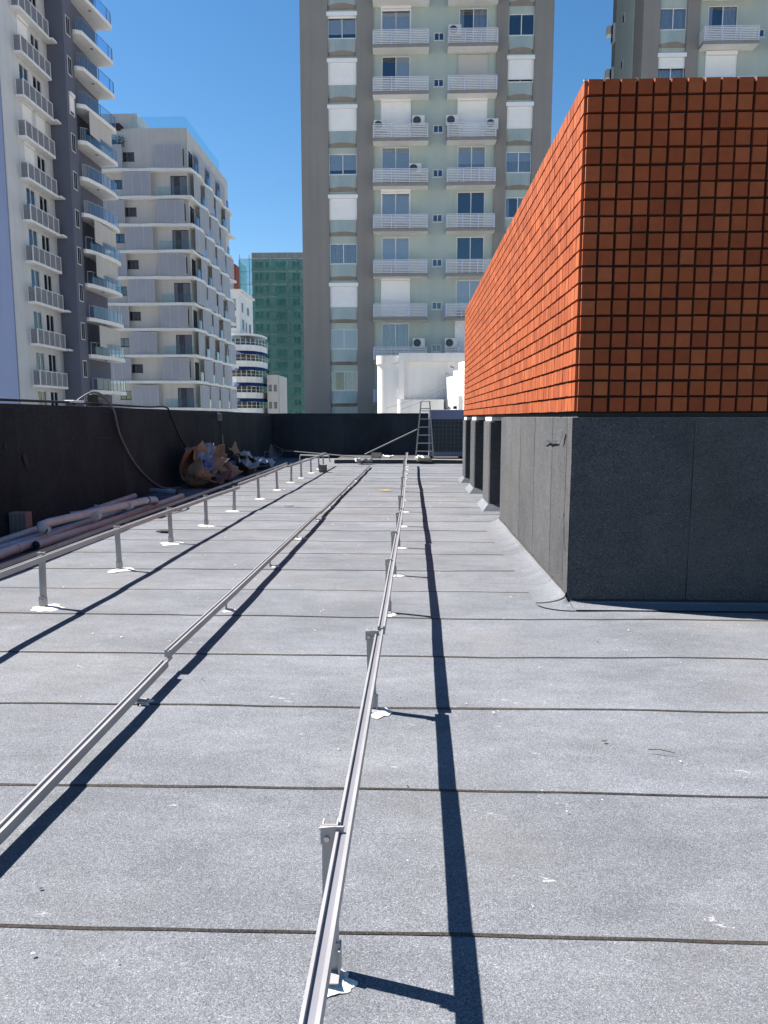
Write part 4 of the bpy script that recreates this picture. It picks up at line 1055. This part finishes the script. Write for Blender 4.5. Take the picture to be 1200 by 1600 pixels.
for (x, z, y, lab) in ((1.70, 3.50, 34.1, 'small grey spotlight on the lower step of the white stepped wall'), (1.92, 3.82, 34.35, 'small grey spotlight on the upper step of the white stepped wall')):
    t = thing('spotlight', (x, y, z), lab, 'spotlight', 'spotlights on the stepped white wall')
    b = MB(); b.tube([(x + .10, y + .1, z - .05), (x + .06, y + .05, z + .06)], .012, 6); b.build('bracket', M['greyrail'], t)
    b = MB(); b.tube([(x + .10, y + .02, z + .03), (x - .10, y - .02, z + .10)], .035, 8, r_end=.05); b.build('lamp_head', M['greyrail'], t)
for (a, c, lab) in (((-1.1, 33.8, 2.0), (1.72, 34.0, 3.2), 'upper thin dark wire slanting across the white penthouse'), ((-.4, 33.7, 1.95), (1.72, 34.0, 3.05), 'lower thin dark wire slanting across the white penthouse')):
    b = MB(); n = 12; b.tube([(a[0] + (c[0] - a[0]) * k / n, a[1] + (c[1] - a[1]) * k / n, a[2] + (c[2] - a[2]) * k / n - .12 * math.sin(math.pi * k / n)) for k in range(n + 1)], .010, 5)
    tag(b.build('wire', M['greycable']), lab, 'wire', 'thin wires across the white penthouse')

# ------------------------------------------------------------------ things on the roof, far end
t = thing('condenser_unit', (1.3, 26.7, 0.135), 'large blue grey air conditioning unit with wire guard beside the ladder', 'air conditioning unit')
x0, x1, y0, y1, z0, z1 = .69, 1.95, 26.35, 27.1, .165, 1.87
b = MB(); b.box(x0, x1, y0, y1, z1 - .34, z1); b.build('top_panel', M['acpanel'], t, bevel=.015)
b = MB(); b.box(x0 + .04, x1 - .04, y0 + .03, y1 - .03, z0 + .22, z1 - .342); b.build('coil', M['accoil'], t)
b = MB(); b.box(x0, x1, y0 + .01, y1, z0 + .05, z0 + .218); b.build('base_panel', M['acpanel'], t, bevel=.01)
b = MB()
for x in (x0, x1 - .06):
    for y in (y0, y1 - .05): b.box(x, x + .05, y, y + .05, z0 + .22, z1 - .342)
b.build('corner_post', M['acpanel'], t)
b = MB()
for i in range(9): x = x0 + .07 + (x1 - x0 - .14) * i / 8; b.tube([(x, y0 + .005, z0 + .22), (x, y0 + .005, z1 - .345)], .006, 4)
for i in range(8): z = z0 + .26 + (z1 - .4 - z0 - .26) * i / 7; b.tube([(x0 + .05, y0 + .003, z), (x1 - .05, y0 + .003, z)], .006, 4)
tag(b.build('wire_guard', M['greycable'], t), kind='stuff')
for x in (x0 + .05, x1 - .17):
    b = MB(); b.box(x, x + .12, y0 + .02, y1 - .02, .137, z0 + .05); b.build('foot', M['black'], t)
b = MB(); b.tube([(1.25, 26.6, 1.871), (1.35, 26.6, 1.93), (1.62, 26.6, 1.93)], .02, 6); b.box(1.56, 1.68, 26.54, 26.66, 1.89, 2.0)
tag(b.build('floodlight', M['black']), 'small black floodlight lying on top of the condenser unit', 'floodlight')

t = thing('step_ladder', (.42, 26.0, .165), 'worn metal step ladder standing between the dark parapet and condenser unit', 'ladder')
b = MB()
def tap(z): return (z - .165) / 2.0
def st(side, z, yy=0): k = tap(z); return (.22 + .18 * k if side == 0 else .84 - .14 * k, 25.85 + .25 * k + yy, z)
for side in (0, 1):
    b = MB(); p, r_ = st(side, .165), st(side, 2.16); w = .022
    b.hexa([(p[0] - w, p[1] - .035, p[2]), (p[0] + w, p[1] - .035, p[2]), (p[0] + w, p[1] + .035, p[2]), (p[0] - w, p[1] + .035, p[2]), (r_[0] - w, r_[1] - .035, r_[2]), (r_[0] + w, r_[1] - .035, r_[2]), (r_[0] + w, r_[1] + .035, r_[2]), (r_[0] - w, r_[1] + .035, r_[2])]); b.build('stile', M['ladder'], t)
for z in (.42, .70, .98, 1.26, 1.54, 1.82):
    a, c = st(0, z), st(1, z); b = MB(); b.box(a[0] + .022, c[0] - .022, a[1] - .05, a[1] + .05, z - .015, z + .015); b.build('tread', M['ladder'], t)
a, c = st(0, 1.9), st(1, 1.9); b = MB(); b.box(a[0] - .02, c[0] + .02, a[1] - .10, a[1] + .16, 1.885, 1.915); b.build('top_step', M['ladder'], t)
a, c = st(0, 2.14), st(1, 2.14); b = MB(); b.tube([(a[0], a[1], 2.15), (c[0], c[1], 2.15)], .018, 6); b.build('hand_rail', M['ladder'], t)
for side in (0, 1):
    b = MB(); p = st(side, .165); r_ = st(side, 1.88); b.tube([(p[0] + .02, 26.75, .165), (r_[0], r_[1] + .06, 1.88)], .016, 6); b.build('back_leg', M['ladder'], t)

b = MB(); b.tube([(-1.73, 28.5, .17), (.30, 28.75, 1.13)], .028, 8); tag(b.build('pole', M['greycable']), 'grey metal pole slanting against the far parapet behind the ladder', 'pole')
b = MB(); b.tube([(-4.65, 27.4, .36), (-3.4, 27.2, .27), (-2.0, 26.9, .17)], .022, 8); tag(b.build('pole', M['greycable']), 'thin grey pole lying across the far left corner', 'pole')
b = MB(); b.tube([(-3.9, 26.2, .26), (-2.85, 26.0, .24)], .025, 8); b.tube([(-2.85, 26.0, .24), (-2.8, 26.0, .026)], .02, 6); b.tube([(-3.9, 26.2, .26), (-3.92, 26.2, .026)], .02, 6)
tag(b.build('rail_offcut', M['alu']), 'short pale metal rail offcut on two legs in the far left corner', 'rail')
t = thing('net_bag', (-5.0, 27.2, .02), 'grey mesh bag on a wire frame slumped in the far left corner', 'bag')
b = MB(); F = [(-5.2, 27.0, .10), (-5.12, 27.05, .62), (-4.66, 27.1, .42), (-4.74, 27.05, .04)]; b.tube(F + [F[0]], .014, 6); b.build('wire_frame', M['greycable'], t)
b = MB(); n = 6
for j in range(n + 1):
    for i in range(n + 1):
        u, v = i / n, j / n; p = [(F[0][k] * (1 - u) + F[3][k] * u) * (1 - v) + (F[1][k] * (1 - u) + F[2][k] * u) * v for k in range(3)]
        b.v.append(Vector((p[0], p[1] + .25 * math.sin(math.pi * u) * math.sin(math.pi * v) + .03 * rnd.random(), max(.03, p[2] - .08 * math.sin(math.pi * u)))))
for j in range(n):
    for i in range(n): a = j * (n + 1) + i; b.f.append((a, a + 1, a + n + 2, a + n + 1)); b.m.append(0)
b.build('mesh', net_mat('grey_mesh', (.22, .23, .28), .6), t, fix=False)
t = thing('wire_crate', (-4.75, 24.6, .02), 'small upright white wire frame between plastic sheets and corner', 'frame')
b = MB()
for x in (-4.86, -4.64): b.box(x - .012, x + .012, 24.58, 24.61, .024, .46)
b.box(-4.86, -4.64, 24.582, 24.608, .44, .465); b.box(-4.86, -4.64, 24.582, 24.608, .06, .085); b.build('frame', M['greycable'], t)
# little carton and rags on the kerb
t = thing('carton', (-1.15, 25.9, .165), 'small open carton with grey rim on the far kerb', 'carton')
b = MB(); b.box(-1.32, -1.0, 25.8, 26.05, .166, .36); b.build('body', M['wood'], t)
b = MB(); b.box(-1.34, -.98, 25.785, 25.799, .34, .375); b.box(-1.34, -1.315, 25.785, 25.799, .166, .34); b.box(-1.005, -.98, 25.785, 25.799, .166, .34); b.build('rim', M['greyrail'], t)
def crumple(name, label, cat, c, size, tilt, seed, mat, amp=.10, group=None, n=12, th=.006, fold=0.5):
    """creased sheet: bent, folded and dented grid with thickness"""
    b = MB(); q = random.Random(seed); R_ = Matrix.Rotation(tilt[2], 3, 'Z') @ Matrix.Rotation(tilt[1], 3, 'Y') @ Matrix.Rotation(tilt[0], 3, 'X')
    fa = q.uniform(0, 3.1); fo = q.uniform(-.2, .2)
    for j in range(n + 1):
        for i in range(n + 1):
            u, v = i / n - .5, j / n - .5
            stiff = 0.45 if mat.startswith('card') else 1.0
            h = amp * stiff * (noise.noise((u * 3.1 + seed, v * 3.1, seed * .7)) + .5 * abs(noise.noise((u * 6.3, v * 6.3 + seed, 2))) + .25 * stiff * noise.noise((u * 14, v * 14, seed)))
            h += fold * abs((u * math.cos(fa) + v * math.sin(fa)) - fo) * min(size)
            eu = 1 + .12 * noise.noise((v * 5, seed, 1)); ev = 1 + .12 * noise.noise((u * 5, seed, 8))
            if stiff < 1: h += .55 * max(0, u * math.cos(fa + 1.2) + v * math.sin(fa + 1.2) - .12) * min(size) * 1.6 + .35 * u * u * size[0]
            p = R_ @ Vector((u * size[0] * eu, v * size[1] * ev, h)) + Vector(c); p.z = max(p.z, .03 + .01 * noise.noise((p.x * 9, p.y * 9, 0))); b.v.append(p)
    for j in range(n):
        for i in range(n): a = j * (n + 1) + i; b.f.append((a, a + 1, a + n + 2, a + n + 1)); b.m.append(0)
    o = b.build(name, M[mat], fix=False); md = o.modifiers.new('thickness', 'SOLIDIFY'); md.thickness = th if stiff == 1 else .012
    if mat.startswith('poly') or mat == 'sackred':
        o.data.polygons.foreach_set('use_smooth', [True] * len(o.data.polygons))
    return tag(o, label, cat, group)
crumple('rag', 'pale crumpled rag heap at the far end of the low middle rail', 'rag', (-1.55, 25.0, .07), (.55, .4), (0, 0, .3), 61, 'poly', .12)
crumple('rag', 'pale crumpled paper on the kerb beside the small carton', 'paper', (-.75, 25.85, .20), (.35, .3), (0, 0, .1), 62, 'white', .08)
crumple('rag', 'white crumpled bag beside the ladder foot on the kerb', 'bag', (.35, 25.55, .185), (.30, .2), (.1, 0, .2), 63, 'white', .10)
crumple('board_scrap', 'broken pale board leaning on the kerb below the ladder', 'board', (.52, 25.3, .11), (.5, .25), (-.5, .1, .2), 64, 'wood', .03)

# ------------------------------------------------------------------ rubbish against the left parapet
G1 = 'cardboard and plastic heaped against the left parapet'
crumple('plastic_sheet', 'pale plastic sheet draped on top of the cardboard heap', 'plastic sheet', (-5.05, 17.45, .66), (.62, .8), (.15, .35, .2), 71, 'poly', .22, G1, 16, .004, .45)
crumple('cardboard', 'large buckled brown cardboard in the middle of the heap under pale plastic', 'cardboard', (-4.95, 17.15, .46), (.72, .9), (.25, .85, .3), 72, 'card', .16, G1, 12)
crumple('cardboard', 'brown cardboard flap standing upright at the right end of the heap', 'cardboard', (-4.95, 18.5, .45), (.75, .5), (.3, 1.2, -.35), 73, 'card', .12, G1, 10)
crumple('cardboard', 'tan cardboard panel leaning at the left end of the heap', 'cardboard', (-4.78, 16.25, .24), (.5, .55), (-.7, .8, .5), 74, 'card', .18, G1, 10)
crumple('cardboard', 'damp dark cardboard lying at the foot of the heap', 'cardboard', (-4.62, 16.9, .12), (.6, 1.5), (.05, .25, .1), 75, 'carddark', .12, G1, 12)
crumple('cardboard', 'flat cardboard strip at the heap foot pointing to the far corner', 'cardboard', (-4.58, 18.2, .13), (.4, 1.2), (.05, .2, -.2), 76, 'card', .08, G1, 12)
crumple('plastic_bag', 'dark blue plastic bag tucked under the cardboard heap', 'plastic bag', (-4.68, 16.75, .32), (.45, .6), (.1, .9, 0), 77, 'polyblue', .25, G1, 14, .004, .6)
crumple('cardboard', 'dark cardboard sheet pressed against the parapet behind the heap', 'cardboard', (-5.2, 16.7, .36), (.75, .9), (.25, 1.1, .1), 78, 'carddark', .18, G1, 10)
crumple('sack', 'crumpled dark red sack in the front of the heap', 'sack', (-4.55, 17.7, .17), (.4, .6), (.1, .5, .2), 79, 'sackred', .18, G1, 12, .004, .5)
crumple('plastic_sheet', 'pale plastic bag bulging from the right of the cardboard heap', 'plastic bag', (-4.75, 18.75, .28), (.5, .6), (.2, .8, .4), 80, 'poly', .2, G1, 14, .004, .5)
G2 = 'plastic and scraps in the second heap by the left parapet'
crumple('plastic_sheet', 'big blue white plastic sheet spread over the second, lower heap', 'plastic sheet', (-4.75, 22.6, .26), (.95, 2.0), (-.04, .35, .05), 81, 'poly', .22, G2, 20, .004, .2)
crumple('plastic_sheet', 'crumpled pale plastic at the near end of the second heap', 'plastic sheet', (-4.65, 20.6, .20), (.7, 1.0), (.02, .35, .1), 82, 'poly', .25, G2, 16, .004, .3)
crumple('cardboard', 'brown cardboard scraps on top of the second heap', 'cardboard', (-5.0, 21.2, .42), (.5, 1.1), (0, .3, .1), 83, 'card', .18, G2, 12)
crumple('cardboard', 'dull cardboard lying in front of the second heap', 'cardboard', (-4.45, 20.1, .08), (.5, 1.0), (0, .1, .3), 84, 'carddark', .08, G2, 10)
crumple('plastic_sheet', 'white plastic scrap at the back of the second heap', 'plastic sheet', (-5.05, 20.2, .36), (.4, .6), (.1, .7, 0), 85, 'poly', .14, G2, 12, .004, .4)

# ------------------------------------------------------------------ pipes
def pipe(label, path, r, mat, cap=True, name='pipe', bands=(), hollow=True):
    """drain pipe with socket rings; dark discs at the ends paint the shaded bore"""
    P = [Vector(p) for p in path]; t = thing(name, (P[0].x, P[0].y, 0), label, 'pipe', 'plastic pipes stacked by the left parapet')
    b = MB(); b.tube(P, r, 14, 0, caps=False)
    for e, d in ((0, P[0] - P[1]), (-1, P[-1] - P[-2])):
        n_ = d.normalized(); k = P[e]; b.tube([k - n_ * .001, k - n_ * .05], r * .9, 14, 1, caps=True)
    b.build('barrel', [M[mat], M['void']], t, smooth=True)
    L = (P[-1] - P[0])
    for s_ in bands:
        c = P[0] + L * s_; d = L.normalized(); b = MB(); b.tube([c - d * .05, c + d * .05], r * 1.09, 14); b.build('socket', M[mat], t, smooth=False)
    return t
def elbow(c, d0, d1, R_, n=7):
    out = []
    for k in range(n + 1):
        a = math.pi / 2 * k / n; out.append(Vector(c) + Vector(d0) * (R_ * math.sin(a)) * 1.0 + Vector(d1) * (R_ * (1 - math.cos(a))))
    return out
pipe('long pink grey pipe with a bend at its near end on top of the stack', [(-4.46, 8.86, .20), (-4.52, 8.80, .245), (-4.57, 8.90, .265), (-4.58, 9.1, .27), (-4.42, 10.5, .265), (-4.27, 11.75, .26)], .056, 'pvc', bands=(.42, .78))
pipe('pink pipe at the back of the stack, reaching towards the parapet', [(-5.02, 7.2, .085), (-5.0, 8.7, .085), (-5.28, 13.9, .10)], .052, 'pvc')
pipe('pink pipe lying lowest at the front of the stack with a broken near end', [(-4.47, 8.55, .08), (-4.40, 11.0, .08), (-4.42, 14.1, .08)], .052, 'pvc', bands=(.3,))
pipe('pink pipe in the middle of the stack with an open near end', [(-4.55, 7.75, .085), (-4.62, 9.6, .09), (-4.68, 11.6, .10)], .055, 'pvc', bands=(.15,))
pipe('blue grey pipe lying between the pink ones', [(-4.80, 7.0, .08), (-4.76, 8.3, .08), (-4.72, 10.6, .075)], .052, 'pvcgrey')
pipe('grey pipe turned across the far end of the stack', [(-5.75 + .5, 14.75, .12), (-4.62, 14.05, .16), (-4.48, 14.0, .17)], .052, 'pvcgrey', bands=(.7,))
pipe('blue grey socket joining the far end of the top pipe', [(-4.27, 11.78, .26), (-4.30, 12.2, .22), (-4.42, 12.6, .14)], .06, 'pvcgrey')
pipe('short bent pipe offcut standing behind the stack', [(-5.30, 11.2, .09), (-5.16, 11.45, .09), (-5.05, 11.55, .11), (-5.02, 11.6, .19)], .05, 'pvcgrey')
t = thing('clay_block', (-5.2, 9.75, .02), 'rosy clay building block standing by the left parapet beside the pipes', 'building block')
b = MB(); b.box(-5.38, -5.14, 9.62, 9.78, .03, .33); b.build('body', M['brickblk'], t, bevel=.008)
b = MB()
for k in range(4): b.box(-5.365 + k * .057, -5.325 + k * .057, 9.617, 9.6195, .05, .31)
b.build('grooves', M['block'], t)
b = MB(); b.box(-2.62, -2.40, 21.2, 21.4, .026, .24); tag(b.build('concrete_block', M['block'], bevel=.006), 'grey concrete block standing alone on the sunlit roof near the tall left rail', 'concrete block')

# cables and fittings on the left parapet
def cable(label, pts, r, mat, name='cable'):
    P = [Vector(p) for p in pts]; out = []
    for k in range(len(P) - 1):
        p0, p1, p2, p3 = P[max(k - 1, 0)], P[k], P[k + 1], P[min(k + 2, len(P) - 1)]
        for s_ in range(6):
            u = s_ / 6; out.append(.5 * (2 * p1 + (p2 - p0) * u + (2 * p0 - 5 * p1 + 4 * p2 - p3) * u * u + (3 * p1 - p0 - 3 * p2 + p3) * u ** 3))
    out.append(P[-1]); b = MB(); b.tube(out, r, 7); return tag(b.build(name, M[mat], smooth=True), label, 'cable')
cX = PX + .04
cable('grey conduit arching over the parapet and curving down to the floor', [(PX - .1, 12.2, 1.84), (PX - .08, 12.35, 1.92), (PX - .05, 12.75, 2.03), (PX - .02, 13.1, 1.98), (cX + .02, 13.35, 1.74), (cX + .03, 13.6, 1.25), (cX + .03, 14.4, .62), (cX + .05, 15.6, .12), (cX + .3, 16.2, .04)], .020, 'greycable')
cable('black cable running along the parapet top and down to the cardboard', [(PX - .06, 5.0, 1.835), (PX - .06, 9.0, 1.835), (PX - .05, 11.6, 1.84), (PX - .07, 13.6, 1.83), (PX - .03, 15.4, 1.815), (cX + .01, 16.3, 1.82), (cX + .03, 16.6, 1.62), (cX + .03, 17.3, 1.05), (cX + .1, 17.7, .75)], .020, 'black')
cable('black cable dropping from the socket box down the parapet', [(cX + .02, 20.9, 1.5), (cX + .02, 21.0, 1.3), (cX + .03, 21.0, 1.0), (cX + .03, 21.02, .4), (cX + .05, 21.1, .05)], .012, 'black')
b = MB(); b.tube([(cX + .05, 21.03, 1.1), (cX + .06, 21.06, .62)], .012, 6); tag(b.build('rod', M['alu']), 'thin pale rod standing against the parapet below the socket box', 'rod')
t = thing('socket_box', (cX, 20.9, 1.5), 'small grey socket box fixed high on the left parapet', 'socket box')
b = MB(); b.box(PX + .02, PX + .09, 20.7, 21.0, 1.50, 1.72); b.build('box', M['greycable'], t, bevel=.01)
b = MB(); b.box(PX + .091, PX + .12, 20.78, 20.92, 1.54, 1.68); b.build('cover', M['block'], t, bevel=.008)
t = thing('junction_box', (PX - .1, 12.9, 1.8), 'dark junction box under the arched conduit on the parapet', 'junction box')
b = MB(); b.box(PX - .16, PX - .06, 12.75, 13.0, 1.80, 2.0); b.build('box', M['black'], t, bevel=.01)
b = MB(); b.box(PX - .16, PX - .07, 13.05, 13.2, 1.80, 1.93); b.build('side_box', M['block'], t, bevel=.01)
t = thing('floodlight', (PX - .05, 12.0, 1.82), 'white slim floodlight on the parapet at the foot of the conduit arch', 'floodlight')
b = MB(); b.box(PX - .12, PX + .04, 11.82, 12.2, 1.835, 1.875); b.build('lamp_body', M['white'], t, bevel=.006)
b = MB(); b.box(PX - .05, PX - .02, 11.95, 12.0, 1.80, 1.835); b.build('bracket', M['black'], t)

# loose bits on the felt
def chip(name, label, cat, x, y, pts, mat, th=.006, lift=.028):
    b = MB(); b.prism([(x + a, y + c) for a, c in pts], lift + zf(x, y), lift + th + zf(x, y)); o = b.build(name, M[mat]); return tag(o, label, cat)
chip('felt_scrap', 'dark scrap of felt on a pale smear between left posts', 'felt scrap', -3.44, 10.0, [(-.07, -.03), (.10, -.05), (.14, .06), (-.03, .08)], 'bitumen', .012)
chip('cardboard_scrap', 'yellow cardboard scrap on the roof between the middle and right rails', 'cardboard scrap', -.51, 15.9, [(-.20, -.03), (-.02, -.10), (.10, -.04), (.16, .02), (.03, .10), (-.06, .03)], 'yellow', .004)
chip('plastic_scrap', 'teal plastic scrap on the roof left of the low middle rail', 'plastic scrap', -2.16, 13.1, [(-.09, -.02), (.01, -.05), (.03, -.01), (.09, .02), (.02, .05), (-.05, .02)], 'teal', .006)
b = MB(); b.tube([(1.14, 3.365, .036), (1.19, 3.352, .042), (1.255, 3.335, .034)], .003, 5, r_end=.002); tag(b.build('twig', M['twig']), 'thin dry twig lying on the felt at lower right', 'twig')
chip('leaf', 'small dark dry leaf on the felt left of the twig', 'leaf', .955, 3.46, [(-.012, -.003), (.0, -.008), (.014, -.002), (.003, .007)], 'twig', .003)
t = MB(); q = random.Random(77)
for k in range(260):
    x = q.uniform(-4.0, 3.2); y = 1.3 + 18 * q.random() ** 1.5
    if x > .95 and y > 5.7: continue
    s_ = q.uniform(.002, .008) * (1 + y * .05); z = zf(x, y) + .024; a = q.uniform(0, 3.1)
    pts = [(x + s_ * q.uniform(.6, 1.6) * math.cos(a + w), y + s_ * q.uniform(.5, 1.2) * math.sin(a + w)) for w in (0, 1.4, 3.0, 4.6)]
    m_ = 0 if q.random() < .6 else 1
    i = len(t.v); t.v += [Vector((px_, py_, z)) for px_, py_ in pts] + [Vector((x, y, z + s_ * .6))]
    for w in range(4): t.f.append((i + w, i + (w + 1) % 4, i + 4)); t.m.append(m_)
tag(t.build('grit', [M['seal'], M['twig']], fix=False), 'scattered white flecks and dark grit on the roof felt', 'grit', kind='stuff')
